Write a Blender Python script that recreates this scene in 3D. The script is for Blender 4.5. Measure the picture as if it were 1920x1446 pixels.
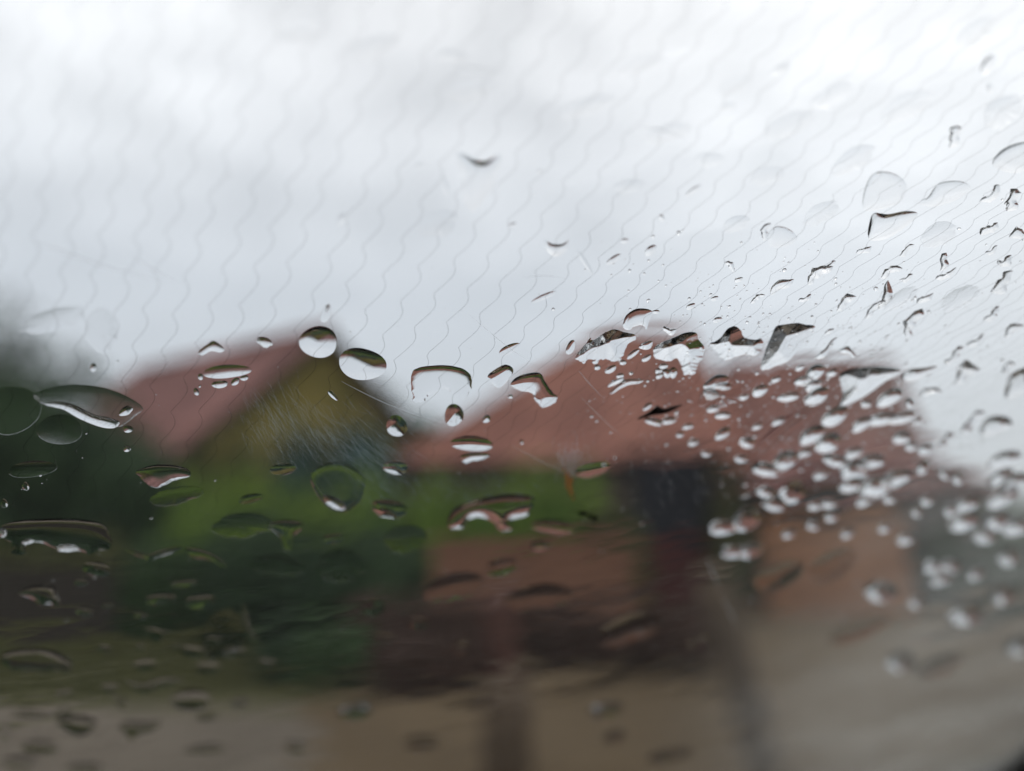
import bpy, math, random
import numpy as np
from mathutils import Vector, Matrix

# ------------------------------------------------------------------ camera, sky, sun, exposure
scene = bpy.context.scene
for o in list(bpy.data.objects):
    bpy.data.objects.remove(o)
COL = scene.collection
R = math.radians
FPX = 1507.0                       # focal length in pixels of the 1920 px wide photograph
PITCH = R(10.4)
EYE = Vector((0.0, 0.0, 1.5))

cam_d = bpy.data.cameras.new('camera')
cam = bpy.data.objects.new('camera', cam_d)
COL.objects.link(cam)
cam.location = EYE
cam.rotation_euler = (math.pi / 2 + PITCH, 0, 0)
cam_d.sensor_width = 36.0
cam_d.lens = 36.0 * FPX / 1920.0
cam_d.clip_start = 0.005
cam_d.clip_end = 2000.0
cam_d.dof.use_dof = True
cam_d.dof.focus_distance = 0.154
cam_d.dof.aperture_fstop = 4.5
scene.camera = cam

world = bpy.data.worlds.new('World')
scene.world = world
world.use_nodes = True
SUN_EL, SUN_ROT = R(52), R(35)


def build_world():
    nt = world.node_tree
    nt.nodes.clear()
    N, L = nt.nodes.new, nt.links.new
    out = N('ShaderNodeOutputWorld')
    sky = N('ShaderNodeTexSky')
    sky.sky_type = 'NISHITA'
    sky.sun_disc = False
    sky.sun_elevation = SUN_EL
    sky.sun_rotation = SUN_ROT
    sky.air_density = 1.0
    sky.dust_density = 2.0
    b1 = N('ShaderNodeBackground')
    b1.inputs['Strength'].default_value = 0.1
    L(sky.outputs[0], b1.inputs['Color'])
    tc = N('ShaderNodeTexCoord')
    sep = N('ShaderNodeSeparateXYZ')
    L(tc.outputs['Generated'], sep.inputs[0])
    # stretch towards the horizon so that clouds flatten with distance
    mp = N('ShaderNodeMapping')
    mp.inputs['Scale'].default_value = (1.0, 1.0, 1.9)
    L(tc.outputs['Generated'], mp.inputs['Vector'])
    n1 = N('ShaderNodeTexNoise')
    n1.inputs['Scale'].default_value = 9.0
    n1.inputs['Detail'].default_value = 5.0
    n1.inputs['Roughness'].default_value = 0.5
    n1.inputs['Distortion'].default_value = 0.3
    L(mp.outputs[0], n1.inputs['Vector'])
    r1 = N('ShaderNodeValToRGB')
    r1.color_ramp.elements[0].position = 0.36
    r1.color_ramp.elements[0].color = (0.875, 0.885, 0.91, 1)
    r1.color_ramp.elements[1].position = 0.64
    r1.color_ramp.elements[1].color = (1.07, 1.075, 1.10, 1)
    L(n1.outputs['Fac'], r1.inputs['Fac'])
    # overcast cover: greyer low down, whiter overhead
    r2 = N('ShaderNodeValToRGB')
    e = r2.color_ramp.elements
    e[0].position = 0.0
    e[0].color = (0.755, 0.785, 0.815, 1)
    e[1].position = 0.62
    e[1].color = (1.0, 1.0, 1.0, 1)
    m = r2.color_ramp.elements.new(0.28)
    m.color = (0.80, 0.835, 0.875, 1)
    L(sep.outputs['Z'], r2.inputs['Fac'])
    # clouds fade into even grey towards the horizon
    el = N('ShaderNodeMapRange')
    el.inputs['From Min'].default_value = 0.15
    el.inputs['From Max'].default_value = 0.5
    L(sep.outputs['Z'], el.inputs['Value'])
    flat = N('ShaderNodeMixRGB')
    flat.inputs[1].default_value = (0.87, 0.89, 0.92, 1)
    L(el.outputs[0], flat.inputs[0])
    L(r1.outputs[0], flat.inputs[2])
    mul = N('ShaderNodeMixRGB')
    mul.blend_type = 'MULTIPLY'
    mul.inputs[0].default_value = 1.0
    L(flat.outputs[0], mul.inputs[1])
    L(r2.outputs[0], mul.inputs[2])
    # glow of the hidden sun behind the cover
    def glow(vec, p0, p1, amount):
        d = N('ShaderNodeVectorMath')
        d.operation = 'DOT_PRODUCT'
        d.inputs[1].default_value = Vector(vec).normalized()
        L(tc.outputs['Generated'], d.inputs[0])
        mr = N('ShaderNodeMapRange')
        mr.interpolation_type = 'SMOOTHSTEP'
        mr.inputs['From Min'].default_value = p0
        mr.inputs['From Max'].default_value = p1
        mr.inputs['To Max'].default_value = amount
        L(d.outputs['Value'], mr.inputs['Value'])
        return mr
    g1 = glow((0.85, 1.0, 0.72), 0.84, 1.0, 0.26)
    g2 = glow((-0.60, 1.0, 0.80), 0.965, 1.0, 0.17)
    ga = N('ShaderNodeMath')
    L(g1.outputs[0], ga.inputs[0])
    L(g2.outputs[0], ga.inputs[1])
    add = N('ShaderNodeMixRGB')
    add.blend_type = 'ADD'
    add.inputs[0].default_value = 1.0
    L(mul.outputs[0], add.inputs[1])
    L(ga.outputs[0], add.inputs[2])
    b2 = N('ShaderNodeBackground')
    b2.inputs['Strength'].default_value = 1.0
    L(add.outputs[0], b2.inputs['Color'])
    mix = N('ShaderNodeMixShader')
    mix.inputs[0].default_value = 0.93
    L(b1.outputs[0], mix.inputs[1])
    L(b2.outputs[0], mix.inputs[2])
    L(mix.outputs[0], out.inputs['Surface'])


build_world()
sun_d = bpy.data.lights.new('sun', 'SUN')
sun_d.energy = 0.6
sun_d.angle = R(25)
sun_d.color = (1.0, 0.97, 0.93)
sun = bpy.data.objects.new('sun', sun_d)
COL.objects.link(sun)
# behind and to the right of the houses, high
sv = Vector((math.sin(SUN_ROT) * math.cos(SUN_EL), math.cos(SUN_ROT) * math.cos(SUN_EL), math.sin(SUN_EL)))
sun.rotation_euler = sv.to_track_quat('Z', 'Y').to_euler()
scene.view_settings.view_transform = 'Standard'
scene.view_settings.look = 'None'
scene.view_settings.exposure = 0.0
scene.view_settings.gamma = 1.0
scene.view_settings.use_curve_mapping = False
scene.cycles.use_denoising = True
scene.cycles.max_bounces = 12
scene.cycles.transmission_bounces = 12
scene.cycles.diffuse_bounces = 3
scene.cycles.glossy_bounces = 4
scene.cycles.sample_clamp_indirect = 4.0
scene.cycles.caustics_reflective = False

rng = random.Random(11)
nrng = np.random.default_rng(11)

# ------------------------------------------------------------------ view helpers
SP, CP = math.sin(PITCH), math.cos(PITCH)
C_R = Vector((1, 0, 0))
C_U = Vector((0, -SP, CP))
C_F = Vector((0, CP, SP))


def ray(px, py):
    """World direction of a pixel of the 1920 x 1446 photograph (forward component 1)."""
    return C_F + C_R * ((px - 960.0) / FPX) + C_U * ((723.0 - py) / FPX)


def at(px, py, Y):
    d = ray(px, py)
    return EYE + d * (Y / d.y)


def zat(py, Y):
    return at(960, py, Y).z


def xat(px, Y, py=1000):
    return at(px, py, Y).x


# ------------------------------------------------------------------ object helpers
def tag(o, label=None, cat=None, group=None, kind=None):
    if label: o['label'] = label
    if cat: o['category'] = cat
    if group: o['group'] = group
    if kind: o['kind'] = kind
    return o


def mesh_obj(name, verts, faces, mats, parent=None, smooth=False, fm=None):
    me = bpy.data.meshes.new(name)
    me.from_pydata([tuple(v) for v in verts], [], faces)
    for m in (mats if isinstance(mats, (list, tuple)) else [mats]):
        me.materials.append(m)
    if fm is not None:
        me.polygons.foreach_set('material_index', fm)
    if smooth:
        me.polygons.foreach_set('use_smooth', [True] * len(me.polygons))
    me.update()
    o = bpy.data.objects.new(name, me)
    COL.objects.link(o)
    if parent is not None:
        o.parent = parent
    return o


def empty(name, loc=(0, 0, 0), rz=0.0):
    o = bpy.data.objects.new(name, None)
    COL.objects.link(o)
    o.location = loc
    o.rotation_euler = (0, 0, rz)
    return o


class MB:
    def __init__(s):
        s.v, s.f = [], []

    def poly(s, pts):
        b = len(s.v)
        s.v += [Vector(p) for p in pts]
        s.f.append(tuple(range(b, b + len(pts))))

    def box(s, x0, x1, y0, y1, z0, z1, jit=0.0):
        b = len(s.v)
        for z in (z0, z1):
            for (x, y) in ((x0, y0), (x1, y0), (x1, y1), (x0, y1)):
                s.v.append(Vector((x + rng.uniform(-jit, jit), y + rng.uniform(-jit, jit), z)))
        for q in ((3, 2, 1, 0), (4, 5, 6, 7), (0, 1, 5, 4), (1, 2, 6, 5), (2, 3, 7, 6), (3, 0, 4, 7)):
            s.f.append(tuple(b + k for k in q))

    def slab(s, pts, t):
        """Polygon given by its top corners, thickened downwards along its normal."""
        P = [Vector(p) for p in pts]
        n = (P[1] - P[0]).cross(P[2] - P[0]).normalized()
        if n.z < 0: n = -n
        b = len(s.v)
        k = len(P)
        s.v += P + [p - n * t for p in P]
        s.f.append(tuple(range(b, b + k)))
        s.f.append(tuple(b + k + i for i in reversed(range(k))))
        for i in range(k):
            j = (i + 1) % k
            s.f.append((b + i, b + k + i, b + k + j, b + j))

    def tube(s, pts, rad, n=6, cap=True):
        P = [Vector(p) for p in pts]
        rr = rad if isinstance(rad, (list, tuple)) else [rad] * len(P)
        base = len(s.v)
        for i, p in enumerate(P):
            t = (P[min(i + 1, len(P) - 1)] - P[max(i - 1, 0)])
            t = t.normalized() if t.length > 1e-12 else Vector((0, 0, 1))
            a = t.orthogonal().normalized() if i == 0 else (a_prev - t * a_prev.dot(t)).normalized()
            a_prev = a
            c = t.cross(a)
            for k in range(n):
                w = 2 * math.pi * k / n
                s.v.append(p + (a * math.cos(w) + c * math.sin(w)) * rr[i])
        for i in range(len(P) - 1):
            for k in range(n):
                k2 = (k + 1) % n
                s.f.append((base + i * n + k, base + i * n + k2, base + (i + 1) * n + k2, base + (i + 1) * n + k))
        if cap:
            s.f.append(tuple(base + k for k in reversed(range(n))))
            s.f.append(tuple(base + (len(P) - 1) * n + k for k in range(n)))

    def build(s, name, mat, parent=None, smooth=False):
        return mesh_obj(name, s.v, s.f, mat, parent, smooth)


# ------------------------------------------------------------------ materials
def mat_surface(name, c1, c2, scale=3.0, rough=0.85, bump=0.0, bscale=20.0, detail=6.0, stretch=None, spec=0.3):
    m = bpy.data.materials.new(name)
    m.use_nodes = True
    nt = m.node_tree
    N, L = nt.nodes.new, nt.links.new
    bs = nt.nodes['Principled BSDF']
    bs.inputs['Roughness'].default_value = rough
    bs.inputs['Specular IOR Level'].default_value = spec
    tc = N('ShaderNodeTexCoord')
    mp = N('ShaderNodeMapping')
    if stretch: mp.inputs['Scale'].default_value = stretch
    L(tc.outputs['Object'], mp.inputs['Vector'])
    nz = N('ShaderNodeTexNoise')
    nz.inputs['Scale'].default_value = scale
    nz.inputs['Detail'].default_value = detail
    nz.inputs['Roughness'].default_value = 0.6
    L(mp.outputs[0], nz.inputs['Vector'])
    rp = N('ShaderNodeValToRGB')
    rp.color_ramp.elements[0].position = 0.33
    rp.color_ramp.elements[0].color = (*c1, 1)
    rp.color_ramp.elements[1].position = 0.67
    rp.color_ramp.elements[1].color = (*c2, 1)
    L(nz.outputs['Fac'], rp.inputs['Fac'])
    L(rp.outputs[0], bs.inputs['Base Color'])
    if bump:
        n2 = N('ShaderNodeTexNoise')
        n2.inputs['Scale'].default_value = bscale
        L(mp.outputs[0], n2.inputs['Vector'])
        bp = N('ShaderNodeBump')
        bp.inputs['Strength'].default_value = bump
        bp.inputs['Distance'].default_value = 0.02
        L(n2.outputs['Fac'], bp.inputs['Height'])
        L(bp.outputs[0], bs.inputs['Normal'])
    return m


M = {}
M['tile'] = mat_surface('clay_roof_tile', (0.19, 0.08, 0.062), (0.42, 0.185, 0.135), 0.55, 0.8, 0.3)
M['tile_pink'] = mat_surface('faded_clay_roof_tile', (0.19, 0.09, 0.08), (0.40, 0.19, 0.165), 0.6, 0.8, 0.3)
M['tile_grey'] = mat_surface('weathered_roof_tile', (0.14, 0.075, 0.064), (0.38, 0.165, 0.13), 0.5, 0.8, 0.3)
M['ochre'] = mat_surface('ochre_wall_render', (0.11, 0.105, 0.03), (0.34, 0.265, 0.075), 0.75, 0.9, 0.3)
M['orange'] = mat_surface('terracotta_wall_render', (0.24, 0.11, 0.055), (0.46, 0.20, 0.085), 0.8, 0.9, 0.3)
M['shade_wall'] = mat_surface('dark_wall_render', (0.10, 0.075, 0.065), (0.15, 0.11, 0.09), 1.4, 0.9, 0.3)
M['rose_wall'] = mat_surface('rose_wall_render', (0.20, 0.098, 0.06), (0.28, 0.14, 0.085), 1.2, 0.9, 0.3)
M['stone'] = mat_surface('dark_rubble_stone', (0.028, 0.023, 0.018), (0.06, 0.048, 0.036), 4, 0.9, 0.4)
M['trim'] = mat_surface('dark_timber_trim', (0.02, 0.014, 0.013), (0.04, 0.028, 0.024), 9, 0.7)
M['post'] = mat_surface('wet_wooden_post', (0.075, 0.048, 0.026), (0.11, 0.072, 0.04), 8, 0.7, 0.3, 20, stretch=(4, 4, 0.6))
M['red_post'] = mat_surface('red_brown_painted_post', (0.075, 0.03, 0.02), (0.11, 0.044, 0.03), 8, 0.6)
M['door_black'] = mat_surface('blue_black_painted_metal', (0.004, 0.005, 0.010), (0.010, 0.012, 0.022), 3, 0.5)
M['door_red'] = mat_surface('dark_red_painted_metal', (0.07, 0.012, 0.011), (0.10, 0.018, 0.016), 3, 0.5)
M['pane_dark'] = mat_surface('dark_window_glass', (0.012, 0.014, 0.016), (0.03, 0.034, 0.038), 2, 0.15, spec=0.6)
M['frame'] = mat_surface('weathered_window_frame', (0.10, 0.085, 0.07), (0.15, 0.13, 0.11), 6, 0.7)
M['bark'] = mat_surface('wet_bark', (0.03, 0.022, 0.015), (0.06, 0.045, 0.03), 8, 0.9, 0.5)
M['rubber'] = mat_surface('black_rubber', (0.008, 0.008, 0.008), (0.014, 0.014, 0.014), 30, 0.6)
M['dash'] = mat_surface('grey_dashboard_plastic', (0.035, 0.034, 0.033), (0.05, 0.048, 0.046), 90, 0.8, 0.2, 400)
M['lining'] = mat_surface('dark_cabin_lining', (0.03, 0.03, 0.032), (0.045, 0.045, 0.047), 60, 0.95)
M['paint'] = mat_surface('grey_car_paint', (0.10, 0.11, 0.12), (0.11, 0.12, 0.13), 3, 0.35, spec=0.5)
M['wire'] = mat_surface('fine_dark_wire', (0.03, 0.028, 0.026), (0.05, 0.045, 0.04), 30, 0.5)


def mat_leaf(name, c1, c2):
    m = mat_surface(name, c1, c2, 0.8, 0.6, detail=8.0, spec=0.25)
    return m


M['leaf_dark'] = mat_leaf('dark_evergreen_leaf', (0.012, 0.034, 0.013), (0.055, 0.105, 0.036))
M['leaf_mid'] = mat_leaf('mid_green_leaf', (0.03, 0.065, 0.02), (0.06, 0.115, 0.03))
M['leaf_bright'] = mat_leaf('bright_green_leaf', (0.085, 0.17, 0.02), (0.26, 0.36, 0.045))
M['leaf_pale'] = mat_leaf('pale_grey_green_leaf', (0.07, 0.10, 0.07), (0.13, 0.17, 0.12))
M['leaf_blue'] = mat_leaf('blue_green_leaf', (0.02, 0.045, 0.035), (0.045, 0.085, 0.065))
M['leaf_brown'] = mat_leaf('dead_brown_leaf', (0.05, 0.024, 0.015), (0.10, 0.048, 0.03))
M['leaf_olive'] = mat_leaf('olive_leaf', (0.06, 0.065, 0.018), (0.11, 0.11, 0.03))


def mat_ground():
    m = mat_surface('wet_earth_ground', (0.088, 0.060, 0.031), (0.14, 0.098, 0.053), 0.5, 0.85, 0.5, 5.0, spec=0.15)
    return m


M['ground'] = mat_ground()
M['road'] = mat_surface('wet_gravel_road', (0.108, 0.087, 0.064), (0.158, 0.13, 0.098), 1.2, 0.8, 0.5, 12, spec=0.2)
M['track'] = mat_surface('pale_wet_dirt_yard', (0.125, 0.108, 0.08), (0.18, 0.158, 0.118), 0.7, 0.8, 0.5, 8, spec=0.2)
M['verge'] = mat_surface('wet_grass_soil', (0.05, 0.05, 0.018), (0.095, 0.085, 0.03), 0.9, 0.9, 0.5, 8)


def mat_water():
    m = bpy.data.materials.new('rain_water')
    m.use_nodes = True
    nt = m.node_tree
    nt.nodes.clear()
    out = nt.nodes.new('ShaderNodeOutputMaterial')
    g = nt.nodes.new('ShaderNodeBsdfGlass')
    g.inputs['IOR'].default_value = 1.333
    g.inputs['Roughness'].default_value = 0.0
    nt.links.new(g.outputs[0], out.inputs['Surface'])
    return m


M['water'] = mat_water()


def mat_glass(outer):
    m = bpy.data.materials.new('windscreen_glass_outer_face' if outer else 'windscreen_glass')
    m.use_nodes = True
    nt = m.node_tree
    nt.nodes.clear()
    N, L = nt.nodes.new, nt.links.new
    out = N('ShaderNodeOutputMaterial')
    g = N('ShaderNodeBsdfGlass')
    g.inputs['IOR'].default_value = 1.5
    g.inputs['Roughness'].default_value = 0.0
    g.inputs['Color'].default_value = (0.985, 0.992, 0.99, 1)
    if not outer:
        L(g.outputs[0], out.inputs['Surface'])
        return m
    # thin film of mist and road dirt: thicker towards the right-hand lower part of the pane
    tc = N('ShaderNodeTexCoord')
    sep = N('ShaderNodeSeparateXYZ')
    L(tc.outputs['Object'], sep.inputs[0])
    def mr(sock, a, b, to=1.0):
        n = N('ShaderNodeMapRange')
        n.interpolation_type = 'SMOOTHSTEP'
        n.inputs['From Min'].default_value = a
        n.inputs['From Max'].default_value = b
        n.inputs['To Max'].default_value = to
        L(sock, n.inputs['Value'])
        return n.outputs[0]
    fx = mr(sep.outputs['X'], VEIL[0], VEIL[1])
    nz = N('ShaderNodeTexNoise')
    nz.inputs['Scale'].default_value = 26.0
    nz.inputs['Detail'].default_value = 7.0
    nz.inputs['Roughness'].default_value = 0.62
    mp = N('ShaderNodeMapping')
    mp.inputs['Rotation'].default_value = (0, 0, R(-20))
    mp.inputs['Scale'].default_value = (0.6, 1.1, 1)
    L(tc.outputs['Object'], mp.inputs['Vector'])
    L(mp.outputs[0], nz.inputs['Vector'])
    nr = mr(nz.outputs['Fac'], 0.28, 0.75)
    a = N('ShaderNodeMath'); a.operation = 'MULTIPLY_ADD'
    L(nr, a.inputs[0]); a.inputs[1].default_value = 0.55; a.inputs[2].default_value = 0.45
    b = N('ShaderNodeMath'); b.operation = 'MULTIPLY'
    L(a.outputs[0], b.inputs[0]); L(fx, b.inputs[1])
    c = N('ShaderNodeMath'); c.operation = 'MULTIPLY_ADD'
    L(b.outputs[0], c.inputs[0]); c.inputs[1].default_value = 0.31; c.inputs[2].default_value = 0.012
    tr = N('ShaderNodeBsdfTranslucent')
    tr.inputs['Color'].default_value = (0.62, 0.63, 0.60, 1)
    # uneven water film: slow ripples in the outer surface
    n3 = N('ShaderNodeTexNoise')
    n3.inputs['Scale'].default_value = 60.0
    n3.inputs['Detail'].default_value = 2.5
    L(mp.outputs[0], n3.inputs['Vector'])
    bp = N('ShaderNodeBump')
    bp.inputs['Strength'].default_value = 0.3
    # the film is thicker low down and to the right, and patchy
    n4 = N('ShaderNodeTexNoise')
    n4.inputs['Scale'].default_value = 12.0
    L(tc.outputs['Object'], n4.inputs['Vector'])
    patch = mr(n4.outputs['Fac'], 0.36, 0.62)
    low = mr(sep.outputs['Y'], VEIL[2], VEIL[3])
    mxx = N('ShaderNodeMath'); mxx.operation = 'MAXIMUM'
    L(low, mxx.inputs[0]); L(mr(sep.outputs['X'], VEIL[4], VEIL[0]), mxx.inputs[1])
    ml = N('ShaderNodeMath'); ml.operation = 'MULTIPLY'
    L(patch, ml.inputs[0]); L(mxx.outputs[0], ml.inputs[1])
    md = N('ShaderNodeMath'); md.operation = 'MULTIPLY_ADD'
    L(ml.outputs[0], md.inputs[0]); md.inputs[1].default_value = 0.0011; md.inputs[2].default_value = 0.00012
    L(md.outputs[0], bp.inputs['Distance'])
    L(n3.outputs['Fac'], bp.inputs['Height'])
    L(bp.outputs[0], g.inputs['Normal'])
    mx = N('ShaderNodeMixShader')
    L(c.outputs[0], mx.inputs[0])
    L(g.outputs[0], mx.inputs[1])
    L(tr.outputs[0], mx.inputs[2])
    L(mx.outputs[0], out.inputs['Surface'])
    return m


# ------------------------------------------------------------------ THE PLACE: ground
def sheet(name, pts, z, mat):
    mb = MB()
    mb.poly([(x, y, z) for x, y in pts])
    return tag(mb.build(name, mat), kind='structure')


def terrain():
    n = 60
    xs = np.sign(np.linspace(-1, 1, n)) * np.abs(np.linspace(-1, 1, n)) ** 2.2 * 900
    ys = np.linspace(0, 1, n) ** 2.4 * 1200 - 30
    V, F = [], []
    for j, y in enumerate(ys):
        for i, x in enumerate(xs):
            r = math.hypot(x, y)
            z = 0.0
            if r > 60:
                z = (math.sin(x * 0.013 + 1.3) + math.sin(y * 0.011)) * min(1, (r - 60) / 200) * 2.0
            V.append((x, y, z))
    for j in range(n - 1):
        for i in range(n - 1):
            a = j * n + i
            F.append((a, a + 1, a + n + 1, a + n))
    o = mesh_obj('ground', V, F, M['ground'], smooth=True)
    return tag(o, kind='structure')


terrain()
# gravel road along the left foreground, pale wet yard on the right
sheet('road', [(-30, 1.0), (-0.3, 1.0), (-0.55, 3.6), (-0.95, 4.4), (-0.8, 5.1), (-1.5, 5.6), (-1.3, 6.3), (-1.9, 7.3), (-30, 7.9)], 0.004, M['road'])
sheet('yard', [(1.1, 1.0), (14, 1.0), (26, 6.6), (26, 7.2), (6, 6.6), (3.2, 6.0), (2.1, 5.0)], 0.004, M['track'])
sheet('verge_soil', [(-30, 7.9), (-1.9, 7.3), (-1.2, 8.6), (-1.6, 12.6), (-30, 12.6)], 0.008, M['verge'])


def leaf_mesh(blobs, n, size, flat=0.0):
    """Leaf-sized quads spread through ellipsoids (cx,cy,cz,rx,ry,rz); returns verts, faces."""
    vol = np.array([b[3] * b[4] * b[5] for b in blobs]) ** 0.8
    vol = vol / vol.sum()
    idx = nrng.choice(len(blobs), n, p=vol)
    B = np.array(blobs)[idx]
    d = nrng.normal(size=(n, 3))
    d /= np.linalg.norm(d, axis=1)[:, None]
    r = 0.55 + 0.45 * nrng.random(n) ** 0.6
    r *= 1 + 0.16 * nrng.normal(size=n)
    c = B[:, :3] + d * r[:, None] * B[:, 3:]
    keep = c[:, 2] > 0.03
    c, d = c[keep], d[keep]
    n = len(c)
    nn = d + nrng.normal(size=(n, 3)) * 0.6
    nn /= np.linalg.norm(nn, axis=1)[:, None]
    t = np.cross(nn, nrng.normal(size=(n, 3)))
    t /= np.linalg.norm(t, axis=1)[:, None]
    b = np.cross(nn, t)
    s = size * (0.6 + 0.8 * nrng.random(n))[:, None]
    V = np.stack([c - t * s, c - b * s * 0.45, c + t * s, c + b * s * 0.45], 1).reshape(-1, 3)
    F = np.arange(4 * n).reshape(-1, 4)
    return V, F


def foliage_obj(name, blobs, n, size, mat, parent=None, solid=True):
    V, F = leaf_mesh(blobs, n, size)
    # dark inner mass of twigs and shaded leaves so the clump is not see-through
    core = MB()
    for (cx, cy, cz, rx, ry, rz) in (blobs if solid else []):
        b = len(core.v)
        nu, nv = 9, 6
        for j in range(nv + 1):
            ph = math.pi * j / nv
            for i in range(nu):
                th = 2 * math.pi * i / nu
                k = 0.72 * (1 + rng.uniform(-0.12, 0.12))
                core.v.append(Vector((cx + rx * k * math.sin(ph) * math.cos(th), cy + ry * k * math.sin(ph) * math.sin(th),
                                      max(0.01, cz + rz * k * math.cos(ph)))))
        for j in range(nv):
            for i in range(nu):
                i2 = (i + 1) % nu
                core.f.append((b + j * nu + i, b + (j + 1) * nu + i, b + (j + 1) * nu + i2, b + j * nu + i2))
    nb = len(V)
    verts = [tuple(v) for v in V] + [tuple(v) for v in core.v]
    faces = [tuple(int(k) for k in f) for f in F] + [tuple(nb + k for k in f) for f in core.f]
    return mesh_obj(name, verts, faces, mat, parent)


def tree(name, x, y, h, crown_blobs, mat, label, cat, n=6000, size=0.09, rad=0.14, group=None, core=True):
    root = empty(name, (x, y, 0))
    tag(root, label, cat, group)
    mb = MB()
    pts = [(0, 0, -0.1), (rng.uniform(-.1, .1), 0.05, h * 0.3), (rng.uniform(-.2, .2), 0.0, h * 0.62), (0.1, 0, h * 0.85)]
    mb.tube(pts, [rad, rad * 0.8, rad * 0.5, rad * 0.2], 8)
    for b in crown_blobs:
        z0 = min(h * 0.6, max(0.25 * h, b[2] - b[5] * 0.9))
        mb.tube([(0, 0, z0), (b[0] * 0.5, b[1] * 0.5, (z0 + b[2]) / 2 + 0.1), (b[0] * .9, b[1] * .9, b[2])], [rad * .45, rad * .3, rad * .12], 5)
    mb.build('trunk', M['bark'], root, True)
    foliage_obj('crown', crown_blobs, n, size, mat, root, core)
    return root


def shrub(name, px0, px1, py_top, Y, depth, mat, label, cat='shrub', n=5000, size=0.05, vary=(0.86, 1.0), group=None, lumps=None):
    """Bushy mass standing on the ground, spanning px0..px1 of the photograph at distance Y."""
    x0, x1 = xat(px0, Y), xat(px1, Y)
    zt = zat(py_top, Y)
    xc = (x0 + x1) / 2
    w = x1 - x0
    root = empty(name, (xc, Y, 0))
    tag(root, label, cat, group)
    k = lumps or max(2, int(w / (0.8 * max(0.6, zt))) + 1)
    blobs = []
    for i in range(k):
        u = (i + 0.5) / k
        bx = (u - 0.5) * w * 0.92
        hh = zt * rng.uniform(*vary)
        blobs.append((bx, rng.uniform(-.2, .2) * depth, hh * 0.5, w / k * 0.75, depth * 0.5, hh * 0.52))
    for b in blobs:
        for j in range(2 if k > 6 else 3):
            mb = MB()
            mb.tube([(b[0] + rng.uniform(-.06, .06), b[1], -0.05), (b[0] + rng.uniform(-.15, .15), b[1] + rng.uniform(-.1, .1), b[2]),
                     (b[0] + rng.uniform(-.3, .3) * b[3], b[1] + rng.uniform(-.1, .1), b[2] + b[5] * 0.7)], [0.025, 0.018, 0.006], 5)
            mb.build('stem', M['bark'], root)
    foliage_obj('foliage', blobs, n, size, mat, root)
    return root


# ------------------------------------------------------------------ houses
def window(parent, x, y, z, w, h, face='front'):
    """Window set into a wall whose outer face is at local y (looking to -y)."""
    mb = MB()
    t = 0.07
    mb.box(x - w / 2, x + w / 2, y - 0.05, y - 0.003, z, z + t)
    mb.box(x - w / 2, x + w / 2, y - 0.05, y - 0.003, z + h - t, z + h)
    mb.box(x - w / 2, x - w / 2 + t, y - 0.05, y - 0.003, z + t, z + h - t)
    mb.box(x + w / 2 - t, x + w / 2, y - 0.05, y - 0.003, z + t, z + h - t)
    mb.box(x - t / 2, x + t / 2, y - 0.04, y - 0.003, z + t, z + h - t)
    fr = mb.build('window', M['frame'], parent)
    g = MB()
    g.box(x - w / 2 + t, x - t / 2, y - 0.02, y - 0.004, z + t, z + h - t)
    g.build('pane', M['pane_dark'], fr)
    g = MB()
    g.box(x + t / 2, x + w / 2 - t, y - 0.02, y - 0.004, z + t, z + h - t)
    g.build('pane', M['pane_dark'], fr)
    s = MB()
    s.box(x - w / 2 - 0.08, x + w / 2 + 0.08, y - 0.12, y - 0.003, z - 0.07, z - 0.003)
    s.build('sill', M['frame'], fr)
    return fr


def roof_courses(P0, P1, Q1, Q0, n, mb, lift=0.035):
    """Courses of tiles from the eave P0-P1 up to the ridge Q0-Q1: overlapping slabs whose lower edges stand proud."""
    P0, P1, Q0, Q1 = map(Vector, (P0, P1, Q0, Q1))
    nrm = (P1 - P0).cross(Q0 - P0)
    if nrm.length < 1e-6:
        nrm = (P1 - P0).cross(Q1 - P0)
    nrm.normalize()
    if nrm.z < 0: nrm = -nrm
    for i in range(n):
        a, b = i / n, min(1.0, (i + 1.12) / n)
        A0, A1 = P0.lerp(Q0, a), P1.lerp(Q1, a)
        B0, B1 = P0.lerp(Q0, b), P1.lerp(Q1, b)
        mb.slab([A0 + nrm * lift * 2, A1 + nrm * lift * 2, B1 + nrm * lift * 0.6, B0 + nrm * lift * 0.6], 0.03)


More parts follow.
